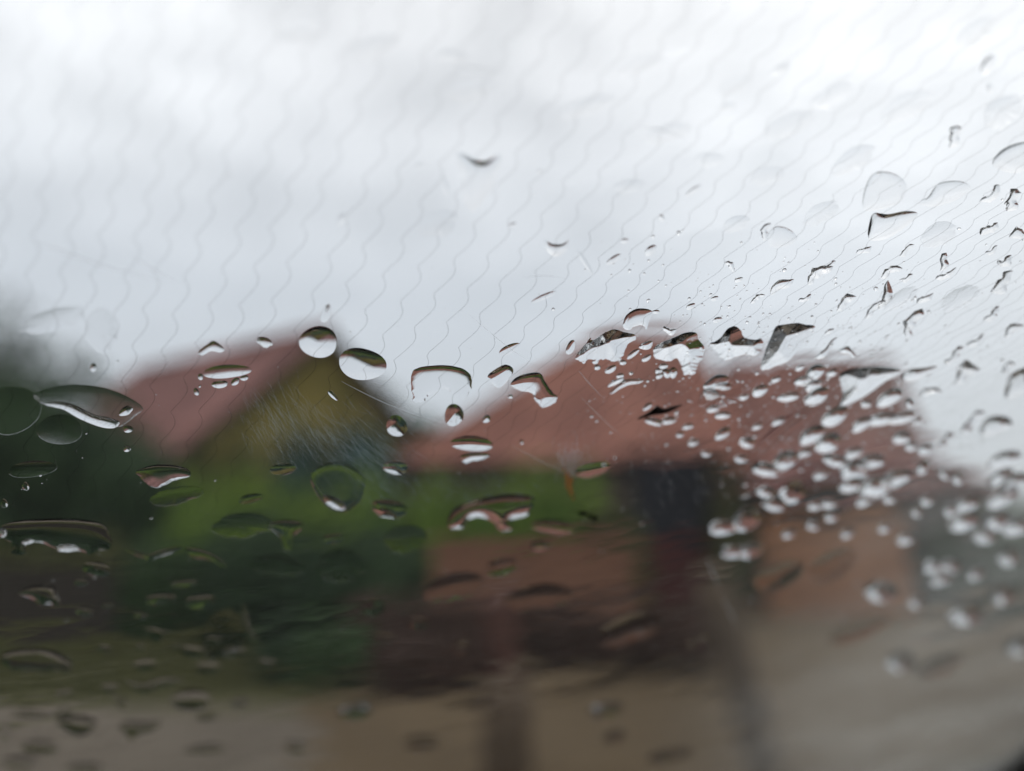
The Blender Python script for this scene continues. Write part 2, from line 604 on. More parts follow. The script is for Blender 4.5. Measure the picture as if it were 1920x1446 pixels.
def hip_house(name, x0, x1, y0, y1, ze, zr, rx0, rx1, ry, wallmat, roofmat, label, over=0.45, wins=(), kindcat='house', parent=None, parts=None):
    """Walls x0..x1,y0..y1 to height ze, hipped roof with ridge rx0..rx1 at ry, height zr."""
    root = parent or empty(name, ((x0 + x1) / 2, y0, 0))
    if parent is None:
        tag(root, label, kindcat)
    ox, oy = root.location.x, root.location.y
    X0, X1, Y0, Y1 = x0 - ox, x1 - ox, y0 - oy, y1 - oy
    mb = MB()
    mb.box(X0, X1, Y0, Y1, -0.1, ze - 0.02)
    mb.build('wall', wallmat, root)
    e0, e1, f0, f1 = X0 - over, X1 + over, Y0 - over, Y1 + over
    a, b, c, d = (e0, f0, ze), (e1, f0, ze), (e1, f1, ze), (e0, f1, ze)
    r0, r1 = (rx0 - ox, ry - oy, zr), (rx1 - ox, ry - oy, zr)
    core = MB()
    core.poly([a, b, r1, r0]); core.poly([b, c, r1]); core.poly([c, d, r0, r1]); core.poly([d, a, r0]); core.poly([d, c, b, a])
    roofc = MB(); roofc.v, roofc.f = core.v, core.f
    n = 16
    roof_courses(a, b, r1, r0, n, roofc)
    roof_courses(b, c, r1, r1, n, roofc)
    roof_courses(d, a, r0, r0, n, roofc)
    roof_courses(c, d, r0, r1, n, roofc)
    rf = roofc.build('roof', roofmat, root)
    rd = MB()
    up = Vector((0, 0, 0.09))
    for s, e in ((r0, r1), (a, r0), (b, r1), (c, r1), (d, r0)):
        if (Vector(s) - Vector(e)).length > 0.05:
            rd.tube([Vector(s) + up, Vector(e) + up], 0.1, 6)
    rd.build('ridge_tiles', roofmat, rf)
    fa = MB()
    t = 0.03
    fa.box(e0, e1, f0 - t, f0 - 0.003, ze - 0.2, ze + 0.02)
    fa.box(e0 - t, e0 - 0.003, f0, f1, ze - 0.2, ze + 0.02)
    fa.box(e1 + 0.003, e1 + t, f0, f1, ze - 0.2, ze + 0.02)
    fa.build('fascia', M['trim'], root)
    for (wx, wz, ww, wh) in wins:
        window(root, wx - ox, Y0, wz, ww, wh)
    return root


def gable_house():
    # ridge runs away to the left; ochre gable end looks towards the viewer's right
    root = empty('gabled_house', (-5.3, 21.9, 0), 0.0)
    tag(root, 'ochre-walled gabled house with a faded pink tiled roof behind the left trees', 'house')
    A = Vector((-5.35, 22.0, 0))            # below the gable apex
    r = Vector((-0.80, 0.60, 0))            # along the ridge, away
    g = Vector((0.78, 0.62, 0)).normalized()  # along the gable wall, to the right
    hw, ze, zr, Ln = 3.9, 3.35, 7.1, 9.8
    Z = Vector((0, 0, 1))
    o = root.location.copy()
    def P(a, b, z):
        return A + r * a + g * b + Z * z - Vector((o.x, o.y, 0))
    mb = MB()
    mb.poly([P(0, -hw, -.1), P(0, hw, -.1), P(0, hw, ze), P(0, 0, zr - .08), P(0, -hw, ze)])
    mb.poly([P(Ln, -hw, -.1), P(0, -hw, -.1), P(0, -hw, ze), P(Ln, -hw, ze)])
    mb.poly([P(0, hw, -.1), P(Ln, hw, -.1), P(Ln, hw, ze), P(0, hw, ze)])
    mb.poly([P(Ln, hw, -.1), P(Ln, -hw, -.1), P(Ln, -hw, ze), P(Ln, 0, zr - .08), P(Ln, hw, ze)])
    mb.build('wall', M['ochre'], root)
    ov, oe = 0.35, 0.55
    sl = (zr - ze) / hw
    rb = MB()
    for s in (-1, 1):
        e0 = P(-ov, s * (hw + oe), ze - sl * oe); e1 = P(Ln + ov, s * (hw + oe), ze - sl * oe)
        q0 = P(-ov, 0, zr); q1 = P(Ln + ov, 0, zr)
        rb.slab([e0, e1, q1, q0], 0.1)
        roof_courses(e0, e1, q1, q0, 18, rb)
    rf = rb.build('roof', M['tile_pink'], root)
    rd = MB()
    rd.tube([P(-ov, 0, zr + .09), P(Ln + ov, 0, zr + .09)], 0.1, 6)
    rd.build('ridge_tiles', M['tile_pink'], rf)
    fb = MB()
    for s in (-1, 1):
        fb.tube([P(-ov - .03, s * (hw + oe), ze - sl * oe - .12), P(-ov - .03, 0, zr - .12)], 0.13, 4)
    fb.build('barge_board', M['trim'], root)
    ch = MB()
    c = P(Ln * 0.55, -0.9, zr)
    # windows in the gable wall, as frames standing proud of it
    for (b, z0, w, h) in ((-1.4, 1.1, 1.1, 1.2), (1.3, 1.1, 1.1, 1.2)):
        out = Vector((g.y, -g.x, 0))
        def W(bb, zz, d):
            return P(0, bb, zz) + out * d
        f = MB()
        f.tube([W(b - w / 2, z0, .04), W(b - w / 2, z0 + h, .04), W(b + w / 2, z0 + h, .04), W(b + w / 2, z0, .04), W(b - w / 2, z0, .04)], 0.05, 4)
        wf = f.build('window', M['frame'], root)
        q = MB()
        q.poly([W(b - w / 2, z0, .02), W(b + w / 2, z0, .02), W(b + w / 2, z0 + h, .02), W(b - w / 2, z0 + h, .02)])
        q.build('pane', M['pane_dark'], wf)


gable_house()

# long hip-roofed house in the middle, its lower wing to the right
hx0, hx1 = xat(775, 21.0), xat(1395, 21.0)
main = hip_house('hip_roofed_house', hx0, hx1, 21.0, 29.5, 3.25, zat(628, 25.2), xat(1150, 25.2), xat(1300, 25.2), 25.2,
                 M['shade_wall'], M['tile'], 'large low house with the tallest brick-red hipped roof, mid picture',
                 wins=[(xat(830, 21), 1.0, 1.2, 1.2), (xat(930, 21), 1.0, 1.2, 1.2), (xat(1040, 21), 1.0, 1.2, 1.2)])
# door leaf in the front of the main house
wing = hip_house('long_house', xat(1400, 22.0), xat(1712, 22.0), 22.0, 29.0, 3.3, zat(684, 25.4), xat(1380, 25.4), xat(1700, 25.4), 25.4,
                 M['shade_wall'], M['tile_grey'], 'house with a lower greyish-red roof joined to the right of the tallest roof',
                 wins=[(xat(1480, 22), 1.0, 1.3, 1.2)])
# outbuilding with terracotta wall on the right
hip_house('outbuilding', xat(1440, 15.5), xat(1700, 15.5), 15.5, 19.5, zat(925, 15.5), zat(868, 17.2), xat(1500, 17.2), xat(1690, 17.2), 17.2,
          M['orange'], M['tile_pink'], 'terracotta-walled outbuilding with a low reddish roof at right', over=0.35)
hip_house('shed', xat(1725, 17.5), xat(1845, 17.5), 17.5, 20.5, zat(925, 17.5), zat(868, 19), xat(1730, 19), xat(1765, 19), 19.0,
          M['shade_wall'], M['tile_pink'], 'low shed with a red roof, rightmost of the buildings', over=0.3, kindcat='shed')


def gate():
    Y = 16.6
    x0, x1 = xat(1190, Y), xat(1335, Y)
    ztop, zmid, zbot = zat(862, Y), zat(1005, Y), 0.0
    root = empty('gateway', ((x0 + x1) / 2, Y, 0))
    tag(root, 'tall blue-black gate with a dark red lower panel below the eave', 'gate')
    w = (x1 - x0) / 2
    p = MB(); p.box(-w - .16, -w, -.12, .12, -.1, ztop + .1); p.build('gate_post', M['trim'], root)
    p = MB(); p.box(w, w + .16, -.12, .12, -.1, ztop + .1); p.build('gate_post', M['trim'], root)
    nb = 6
    for i in range(nb):
        a = -w + 0.01 + i * (2 * w - .02) / nb
        b = a + (2 * w - .02) / nb - 0.012
        q = MB(); q.box(a, b, -.03 + .006 * (i % 2), .02, zmid + .02, ztop); q.build('plank', M['door_black'], root)
        q = MB(); q.box(a, b, -.035 + .006 * (i % 2), .02, .05, zmid); tag(q.build('plank', M['door_red'], root), 'dark red lower plank')
    r = MB(); r.box(-w, w, .025, .07, zmid - .08, zmid + .08); r.build('rail', M['trim'], root)
    # lintel roof over the gate
    l = MB(); l.box(-w - .3, w + .3, -.3, .3, ztop + .102, ztop + .2); l.build('lintel', M['trim'], root)


gate()


def block_wall(name, px0, px1, py_top, Y, mat, label, thick=0.22, block=(0.42, 0.21), cat='wall'):
    """Low wall laid of blocks in courses, a coping on top."""
    x0, x1 = xat(px0, Y), xat(px1, Y)
    zt = zat(py_top, Y)
    root = empty(name, ((x0 + x1) / 2, Y, 0))
    tag(root, label, cat)
    w = x1 - x0
    rows = max(2, int(round((zt - 0.07) / block[1])))
    bh = (zt - 0.07) / rows
    core = MB(); core.box(-w / 2 + .01, w / 2 - .01, 0.02, thick - .02, -.1, zt - .08)
    core.build('mortar_core', mat, root)
    n = 0
    for r in range(rows):
        x = -w / 2 - (block[0] / 2 if r % 2 else 0)
        while x < w / 2:
            a, b = max(x, -w / 2), min(x + block[0] - .012, w / 2)
            if b - a > 0.05 and n < 290:
                q = MB(); d = rng.uniform(-.008, .008)
                q.box(a, b, d, thick + d, r * bh + .006, (r + 1) * bh - .006, 0.003)
                q.build('stone', mat, root); n += 1
            x += block[0]
    c = MB(); c.box(-w / 2 - .03, w / 2 + .03, -.04, thick + .04, zt - .07, zt); c.build('coping', mat, root)
    return root


block_wall('stone_wall', -330, 560, 1062, 13.2, M['stone'], 'low dark stone wall between the grass verge and the left trees', block=(0.75, 0.26))
block_wall('garden_wall', 812, 1185, 1012, 11.2, M['rose_wall'], 'low rose-brown garden wall standing in front of the hedge', block=(0.55, 0.28))

# trees and shrubs
tree('dense_tree', -10.9, 18.0, 4.9, [(-.5, 0, 3.5, 1.9, 1.6, 1.75), (1.1, -.2, 3.0, 1.5, 1.4, 1.65), (2.1, -.3, 2.4, 1.2, 1.2, 1.5), (-.6, -.4, 1.4, 2.6, 1.4, 1.3), (1.9, -.3, 1.1, 1.5, 1.2, 1.2)],
     M['leaf_dark'], 'dense dark evergreen tree at the left edge in front of the pink roof', 'tree', 16000, 0.1, 0.22)
tree('loose_tree', -14.2, 21.5, 8.2, [(0.1, 0, 6.7, 1.1, 1.0, 1.5), (1.2, 0, 5.9, 1.6, 0.9, 0.9), (-.6, 0, 5.6, 1.8, 1.2, 1.3), (2.6, 0, 5.6, .8, .7, .7)],
     M['leaf_pale'], 'pale loose-leaved tree rising above the dense tree at the left edge', 'tree', 1500, 0.12, 0.2, core=False)
tree('dark_tree', -7.75, 16.6, 3.5, [(0, 0, 2.3, .9, 1.0, 1.25), (-.2, 0, 1.1, 1.2, 1.1, 1.1)],
     M['leaf_dark'], 'smaller dark tree right of the dense tree, below the pink roof', 'tree', 5000, 0.09, 0.15)
tree('background_tree', -4.4, 30.5, 6.9, [(-1.0, 0, 5.4, 1.6, 1.4, 1.8), (.6, 0, 4.7, 1.5, 1.3, 1.4), (1.6, 0, 4.1, 1.4, 1.2, 1.2), (-.8, 0, 3.4, 2.4, 1.2, 1.5)],
     M['leaf_mid'], 'mid-green tree in the gap between the two houses', 'tree', 6000, 0.12, 0.22)
tree('distant_tree', 17.5, 30.0, 3.2, [(0, 0, 1.6, 2.6, 1.3, 1.3), (3.1, 0, 1.5, 2.4, 1.3, 1.2)],
     M['leaf_mid'], 'low distant tree beyond the shed at the right edge', 'tree', 4000, 0.12, 0.15)
M['leaf_hedge'] = mat_leaf('hedge_leaf', (0.03, 0.075, 0.012), (0.16, 0.25, 0.03))
shrub('low_hedge', 300, 700, 955, 13.3, 0.7, M['leaf_hedge'], 'mid-green low hedge under the left half of the bright hedge', 'hedge', 9000, 0.06, vary=(.8, 1.05))
shrub('hedge', 285, 1165, 888, 14.6, 1.0, M['leaf_bright'], 'long bright green hedge in front of both houses', 'hedge', 30000, 0.06, lumps=19, vary=(0.84, 1.06))
shrub('dark_shrub', 400, 800, 985, 12.0, 0.9, M['leaf_dark'], 'wide dark green shrub left of the rose-brown wall', n=9000, size=0.06)
shrub('feathery_shrub', 490, 740, 758, 16.2, 0.9, M['leaf_blue'], 'blue-green shrub standing up behind the hedge by the ochre wall', n=6000, size=0.06)
shrub('low_green_shrub', 255, 440, 1000, 12.7, 0.7, M['leaf_mid'], 'green shrub between the olive shrub and the wide dark shrub', n=5000, size=0.06)
shrub('wall_climber', 325, 480, 790, 17.3, 0.6, M['leaf_olive'], 'olive climber against the left part of the ochre gable wall', n=4000, size=0.06)
shrub('olive_shrub', -80, 250, 1003, 13.9, 0.7, M['leaf_olive'], 'olive-yellow shrub behind the left end of the stone wall', n=7000, size=0.06)
shrub('gate_shrub', 1090, 1200, 930, 13.2, 0.7, M['leaf_olive'], 'olive shrub at the right end of the hedge by the gate', n=4000, size=0.05)
shrub('roadside_shrub', 580, 700, 1165, 8.6, 0.6, M['leaf_mid'], 'small mid-green bush at the roadside, left of the dark bush', n=4000, size=0.035)
shrub('low_bush', 500, 590, 1165, 8.9, 0.5, M['leaf_dark'], 'small dark bush left of the small mid-green bush', n=3000, size=0.035)
shrub('roadside_bush', 715, 905, 1185, 8.3, 0.6, M['leaf_brown'], 'dark brown bush at the roadside below the rose-brown wall', n=5000, size=0.035)
shrub('yard_shrub', 1720, 2000, 985, 17.0, 1.0, M['leaf_dark'], 'dark shrub in front of the shed at the right edge', n=6000, size=0.06)


shrub('dead_undergrowth', 660, 1010, 1105, 9.6, 0.7, M['leaf_brown'], 'dark brown dead undergrowth along the left foot of the rose-brown wall', n=7000, size=0.04)
shrub('dead_undergrowth', 1000, 1340, 1115, 9.2, 0.7, M['leaf_brown'], 'dark brown dead undergrowth below the gate, right of the brown post', n=7000, size=0.04)


def grass():
    n = 26000
    x = nrng.uniform(-16, -1.7, n)
    y = nrng.uniform(7.7, 12.5, n)
    h = nrng.uniform(0.06, 0.2, n)
    a = nrng.uniform(0, math.pi, n)
    w = 0.012
    lx, ly = nrng.normal(0, .05, n), nrng.normal(0, .05, n)
    z0 = np.full(n, 0.0)
    V = np.stack([np.stack([x - np.cos(a) * w, y - np.sin(a) * w, z0], 1), np.stack([x + np.cos(a) * w, y + np.sin(a) * w, z0], 1),
                  np.stack([x + lx, y + ly, h], 1)], 1).reshape(-1, 3)
    F = np.arange(3 * n).reshape(-1, 3)
    me = bpy.data.meshes.new('grass')
    me.from_pydata(V.tolist(), [], F.tolist())
    me.materials.append(M['leaf_olive'])
    o = bpy.data.objects.new('grass', me)
    COL.objects.link(o)
    tag(o, 'wet yellow-green grass growing on the verge left of the shrubs', 'grass', kind='stuff')


grass()


def post(px, py_top, Y, w, label, mat, lean=0.0, name='wooden_post'):
    x = xat(px, Y)
    zt = zat(py_top, Y)
    root = empty(name, (x, Y, 0))
    tag(root, label, 'post', 'wooden posts by the roadside')
    mb = MB()
    n = 8
    pts = [(lean * t * zt, 0, -0.3 + t * (zt + 0.3)) for t in np.linspace(0, 1, n)]
    mb.tube(pts, [w / 2 * (1 + rng.uniform(-.06, .06)) for _ in range(n)], 8)
    mb.build('shaft', mat, root, True)
    c = MB()
    c.tube([(lean * zt, 0, zt + .002), (lean * zt, 0, zt + 0.03)], [w * .46, w * .3], 8)
    c.build('post_top', mat, root)


post(950, 1285, 3.9, 0.23, 'short thick brown post nearest the viewer, below the rose-brown wall', M['post'])
post(1452, 1080, 4.6, 0.2, 'leaning brown post between the gate and the terracotta outbuilding', M['post'], -0.28)
post(938, 1110, 8.4, 0.34, 'red-brown post in front of the rose-brown wall', M['red_post'], name='painted_post')
shrub('pillar_climber', 1350, 1420, 880, 15.9, 0.5, M['leaf_olive'], 'tall grey-olive climber between the gate and the terracotta outbuilding', n=4000, size=0.05, lumps=1)

# ------------------------------------------------------------------ THE CAR: windscreen, wires, seal, cabin
NC = Vector((-360.0, 1493.0, 1507.0)).normalized()          # outward normal in camera axes (right, up, forward)
W_N = (C_R * NC.x + C_U * NC.y + C_F * NC.z).normalized()   # outward normal of the raked windscreen
P_C = EYE + C_F * 0.16                                      # point of the inner face straight ahead
U_A = (C_R - W_N * C_R.dot(W_N)).normalized()               # to the right, in the glass
V_A = W_N.cross(U_A).normalized()                           # down the glass
if V_A.dot(C_U) > 0: V_A = -V_A
TH = 0.003
ROT = Matrix((U_A, V_A, U_A.cross(V_A))).transposed()       # local z
if ROT.col[2].dot(W_N) < 0:
    raise RuntimeError('axes')


def to_pane(px, py, depth=TH):
    """(u, v) on the plane `depth` inside-out from the inner face, hit by the refracted view ray through a pixel."""
    d = ray(px, py).normalized()
    t = (P_C - EYE).dot(W_N) / d.dot(W_N)
    p = EYE + d * t
    ci = d.dot(W_N)
    s = (d - W_N * ci) / 1.5
    g = s + W_N * math.sqrt(max(0, 1 - s.length_squared))
    p = p + g * (depth / g.dot(W_N))
    q = p - P_C
    return q.dot(U_A), q.dot(V_A)


def px_to_uv(pts, depth=TH):
    return np.array([to_pane(x, y, depth) for x, y in pts])


corners = px_to_uv([(0, 0), (1920, 0), (1920, 1446), (0, 1446)])
VEIL = (to_pane(1280, 900)[0], to_pane(1900, 1100)[0], to_pane(700, 850)[1], to_pane(700, 1120)[1], to_pane(800, 800)[0])
M['glass'] = mat_glass(False)
M['glass_out'] = mat_glass(True)

car = empty('car', (EYE.x, EYE.y, 0))
tag(car, 'car whose rain-covered windscreen with wavy heating wires fills the whole view', 'car')


def set_pane_frame(o, u=0.0, v=0.0, w=0.0):
    """Place an object whose local x, y, z are the windscreen's right, up and outward axes."""
    loc = P_C + U_A * u + V_A * v + W_N * w
    o.matrix_world = Matrix.Translation(loc) @ ROT.to_4x4()
    return o


def parent_keep(o, par):
    mw = o.matrix_world.copy()
    o.parent = par
    o.matrix_parent_inverse = Matrix.Identity(4)
    pm = par.matrix_world if par.parent or par.type != 'EMPTY' else Matrix.Translation(par.location)
    o.matrix_basis = pm.inverted() @ mw
    return o


# outline of the glass: the lower right corner, seen at the edge of the view, is rounded
umin, umax = corners[:, 0].min() - 0.16, corners[:, 0].max() + 0.05
vmin = corners[:, 1].min() - 0.10
A0, A1 = np.array(to_pane(1985, 1290)), np.array(to_pane(1740, 1490))     # where the rounded corner starts and ends
top_r = np.array(to_pane(2060, -150))
top_l = np.array(to_pane(-230, -260))
low_l = np.array(to_pane(-330, 1660))
d_up, d_lf = (A0 - top_r), (A1 - low_l)
d_up /= np.linalg.norm(d_up); d_lf /= np.linalg.norm(d_lf)
s_, t_ = np.linalg.solve(np.stack([d_up, -d_lf], 1), A1 - A0)
K = A0 + d_up * s_                                                         # sharp corner
K = K * 0.75 + (A0 + A1) / 2 * 0.25
arc = [(1 - t) ** 2 * A0 + 2 * t * (1 - t) * K + t * t * A1 for t in np.linspace(0, 1, 24)]
outline = [tuple(p) for p in arc] + [tuple(low_l), tuple(top_l), tuple(top_r)]
up_end = top_r


def pane_mesh():
    n = len(outline)
    V = [(u, v, 0.0) for u, v in outline] + [(u, v, TH) for u, v in outline]
    F = [tuple(range(n - 1, -1, -1)), tuple(range(n, 2 * n))]
    mi = [0, 1]
    for i in range(n):
        j = (i + 1) % n
        F.append((i, j, n + j, n + i)); mi.append(0)
    o = mesh_obj('windscreen', V, F, [M['glass'], M['glass_out']], None, fm=mi)
    return o


pane = set_pane_frame(pane_mesh())
parent_keep(pane, car)

# outward offset of the outline for the seal and body
ctr = np.mean(np.array(outline), axis=0)


def offset(poly, d):
    P = np.array(poly)
    out = []
    for i in range(len(P)):
        a, b, c = P[i - 1], P[i], P[(i + 1) % len(P)]
        t = (c - a); t /= np.linalg.norm(t)
        nn = np.array([t[1], -t[0]])
        if nn.dot(b - ctr) < 0: nn = -nn
        out.append(b + nn * d)
    return out


def ring(name, pin, pout, z0, z1, mat):
    n = len(pin)
    V = [(*p, z0) for p in pin] + [(*p, z0) for p in pout] + [(*p, z1) for p in pin] + [(*p, z1) for p in pout]
    F = []
    for i in range(n):
        j = (i + 1) % n
        F += [(i, j, n + j, n + i), (2 * n + i, 3 * n + i, 3 * n + j, 2 * n + j), (i, 2 * n + i, 2 * n + j, j), (n + i, n + j, 3 * n + j, 3 * n + i)]
    o = mesh_obj(name, V, F, mat)
    set_pane_frame(o)
    parent_keep(o, car)
    return o


ring('window_seal', offset(outline, 0.001), offset(outline, 0.022), -0.007, 0.0065, M['rubber'])
ring('windscreen_frame', offset(outline, 0.0225), offset(outline, 0.09), -0.012, 0.004, M['paint'])


def cabin():
    """Dark lining from the windscreen frame back round the viewer, closed behind."""
    rim = offset(outline, 0.03)
    P0 = [P_C + U_A * u + V_A * v - W_N * 0.0125 for u, v in rim]
    back = Vector((-0.1, -1.25, 1.35))
    P1 = []
    for p in P0:
        d = p - (P_C + U_A * ctr[0] + V_A * ctr[1])
        P1.append(back + Vector((d.x * 1.1, 0, d.z * 1.5 + d.y * 0.4)))
    n = len(P0)
    V = [p - Vector((car.location.x, car.location.y, 0)) for p in P0 + P1]
    F = [(i, (i + 1) % n, n + (i + 1) % n, n + i) for i in range(n)] + [tuple(range(n, 2 * n))]
    mesh_obj('cabin_lining', V, F, M['lining'], car)


cabin()


def dashboard():
    """Grey dashboard top under the lower edge of the glass, inside the car."""
    V, F = [], []
    nu, nv = 24, 8
    for j in range(nv):
        t = j / (nv - 1)
        for i in range(nu):
            s = i / (nu - 1)
            u = umin + 0.08 + s * (up_end[0] - umin - 0.12)
            y = 0.05 + 0.33 * t
            z = 1.5 - 0.235 + 0.03 * math.sin(math.pi * t) - 0.02 * (2 * s - 1) ** 2
            V.append((P_C.x + u * 0.9, y, z))
    for j in range(nv - 1):
        for i in range(nu - 1):
            a = j * nu + i
            F.append((a, a + 1, a + nu + 1, a + nu))
    mesh_obj('dashboard', V, F, M['dash'], car, True)


dashboard()


# heating wires inside the glass: scalloped fine wires, fanning out to the upper right
def wires():
    tgt = []
    x = -560.0
    while x < 2600:
        tgt.append(x)
        sp = 62.0 if x < 700 else max(32.0, 62.0 - (x - 700) * 0.029)
        x += sp
    for xi in tgt:
        m = 0.27 + 0.00050 * (xi - 306) if xi < 1000 else 0.617 + 0.00085 * (xi - 1000)
        m = max(0.02, m)
        pts = []
        y = -60.0
        ph = rng.uniform(-0.5, 0.5)
        jit = rng.uniform(-4, 4)
        wob = rng.uniform(0, 6.28)
        while y < 1500:
            xx = xi + m * (480 - y) + 0.00012 * (480 - y) * abs(480 - y) * (0.4 + m)
            shr = max(0.62, 1 - 0.00032 * max(0, xx - 500))
            P = (93 - 0.040 * y) * shr
            ph += 8.0 / P * 2 * math.pi
            sc = 2 * abs(math.sin(ph / 2)) - 1
            amp = 13.5 * P / 75.0
            if -120 < xx < 2040:
                off = amp * (0.75 * sc + 0.25 * math.sin(ph)) + jit + 3 * math.sin(y * 0.006 + wob)
                pts.append((xx + off, y))
            y += 8.0
        if len(pts) < 4:
            continue
        uv = px_to_uv(pts, TH * 0.5)
        keep = [(u, v) for u, v in uv]
        mb = MB()
        mb.tube([(u, v, TH * 0.5) for u, v in keep], WIRE_R, 4, cap=True)
        o = mb.build('heating_wire', M['wire'])
        set_pane_frame(o)
        parent_keep(o, pane)


WIRE_R = 0.000023
wires()

# ------------------------------------------------------------------ water on the glass
def catmull(P, per=5):
    P = np.array(P, float)
    n = len(P)
    out = []
    for i in range(n):
        p0, p1, p2, p3 = P[i - 1], P[i], P[(i + 1) % n], P[(i + 2) % n]
        for k in range(per):
            t = k / per
            out.append(0.5 * ((2 * p1) + (-p0 + p2) * t + (2 * p0 - 5 * p1 + 4 * p2 - p3) * t * t + (-p0 + 3 * p1 - 3 * p2 + p3) * t ** 3))
    return np.array(out)


def inside(poly, X, Y):
    x, y = poly[:, 0], poly[:, 1]
    x2, y2 = np.roll(x, -1), np.roll(y, -1)
    res = np.zeros(X.shape, bool)
    for a, b, c, d in zip(x, y, x2, y2):
        if b == d: continue
        cond = ((b > Y) != (d > Y)) & (X < (c - a) * (Y - b) / (d - b) + a)
        res ^= cond
    return res


def nearest(poly, P):
    A = poly
    B = np.roll(poly, -1, axis=0)
    AB = B - A
    L2 = (AB ** 2).sum(1) + 1e-18
    best = np.full(len(P), 1e9)
    q = np.zeros_like(P)
    for a, ab, l2 in zip(A, AB, L2):
        t = np.clip(((P - a) @ ab) / l2, 0, 1)
        c = a + t[:, None] * ab
        d = ((P - c) ** 2).sum(1)
        k = d < best
        best[k] = d[k]
        q[k] = c[k]
    return np.sqrt(best), q


def link_drop(name, V, F, label, cat, group, cu_, cv_):
    me = bpy.data.meshes.new(name)
    me.from_pydata(V, [], F)
    me.materials.append(M['water'])
    me.polygons.foreach_set('use_smooth', [len(f) <= 4 for f in F])
    me.update()
    o = bpy.data.objects.new(name, me)
    COL.objects.link(o)
    set_pane_frame(o, cu_, cv_, TH + 0.00004)
    tag(o, label, cat, group)
    return o


def poly_drop(pts, ratio, label, N=44, rag=0.0, cap_slope=0.75, sag=0.0, name='raindrop', group='raindrops on the windscreen', power=1.0):
    """Drop of any outline: membrane (constant curvature) height over the wetted area."""
    uv = px_to_uv(pts)
    c = uv.mean(0)
    P = catmull(uv - c, 6)
    ext = np.ptp(P, axis=0).max()
    if rag:
        k = len(P)
        t = np.linspace(0, 2 * math.pi, k, endpoint=False)
        nz = sum(math.sin(1) * np.sin(f * t + rng.uniform(0, 6.28)) * rng.uniform(.4, 1) / (1 + .05 * f) for f in (7, 11, 17, 23, 31, 41))
        nn = np.roll(P, -1, 0) - np.roll(P, 1, 0)
        nn = np.stack([nn[:, 1], -nn[:, 0]], 1)
        nn /= np.linalg.norm(nn, axis=1)[:, None] + 1e-12
        w = np.clip(0.55 + P[:, 1] / (ext * 0.6), 0.15, 1)
        P = P + nn * (nz * rag * ext * 0.014 * w)[:, None]
    lo, hi = P.min(0), P.max(0)
    h = ext / N
    nx, ny = int((hi[0] - lo[0]) / h) + 4, int((hi[1] - lo[1]) / h) + 4
    gx = lo[0] - 1.5 * h + np.arange(nx) * h
    gy = lo[1] - 1.5 * h + np.arange(ny) * h
    X, Y = np.meshgrid(gx, gy)
    ins = inside(P, X, Y)
    if ins.sum() < 4: return None
    u = np.zeros_like(X)
    for it in range(260):
        a = np.zeros_like(u)
        a[1:-1, 1:-1] = (u[:-2, 1:-1] + u[2:, 1:-1] + u[1:-1, :-2] + u[1:-1, 2:]) * 0.25 + h * h * 0.25
        u = np.where(ins, a, 0)
    G = np.stack([X.ravel(), Y.ravel()], 1)
    d, q = nearest(P, G)
    inr = d.reshape(X.shape)[ins].max()
    un = (u / u.max()) ** power
    H = ratio * inr
    hh = un * H * (1 + sag * (Y / (ext * 0.5)))
    hh = np.minimum(hh, cap_slope * d.reshape(X.shape))
    # smooth the inside once or twice so the cap does not crease
    for _ in range(2):
        b = hh.copy()
        b[1:-1, 1:-1] = (hh[1:-1, 1:-1] * 2 + (hh[:-2, 1:-1] + hh[2:, 1:-1] + hh[1:-1, :-2] + hh[1:-1, 2:]) * .5) / 4
        deep = (d.reshape(X.shape) > 1.6 * h) & ins
        hh = np.where(deep, b, hh)
    cell = ins[:-1, :-1] | ins[1:, :-1] | ins[:-1, 1:] | ins[1:, 1:]
    used = np.zeros_like(ins)
    used[:-1, :-1] |= cell; used[1:, :-1] |= cell; used[:-1, 1:] |= cell; used[1:, 1:] |= cell
    idx = -np.ones(X.shape, int)
    idx[used] = np.arange(used.sum())
    pos = np.where(ins.ravel()[:, None], G, q)
    z = np.where(ins, np.maximum(hh, 1e-6), 1e-6)
    V = [(float(pos[k, 0]), float(pos[k, 1]), float(z.ravel()[k])) for k in np.flatnonzero(used.ravel())]
    F = []
    for j, i in np.argwhere(cell):
        F.append((int(idx[j, i]), int(idx[j, i + 1]), int(idx[j + 1, i + 1]), int(idx[j + 1, i])))
    # flat base on the glass
    b0 = len(V)
    V += [(x, y, 0.0) for x, y, _ in V]
    F += [(b0 + a, b0 + d_, b0 + c_, b0 + b) for a, b, c_, d_ in list(F)]
    me_faces = F
    me = bpy.data.meshes.new(name)
    me.from_pydata(V, [], me_faces)
    me.materials.append(M['water'])
    half = len(F) // 2
    me.polygons.foreach_set('use_smooth', [k < half for k in range(len(F))])
    me.update()
    o = bpy.data.objects.new(name, me)
    COL.objects.link(o)
    set_pane_frame(o, c[0], c[1], TH + 0.00004)
    tag(o, label, 'raindrop', group)
    return o


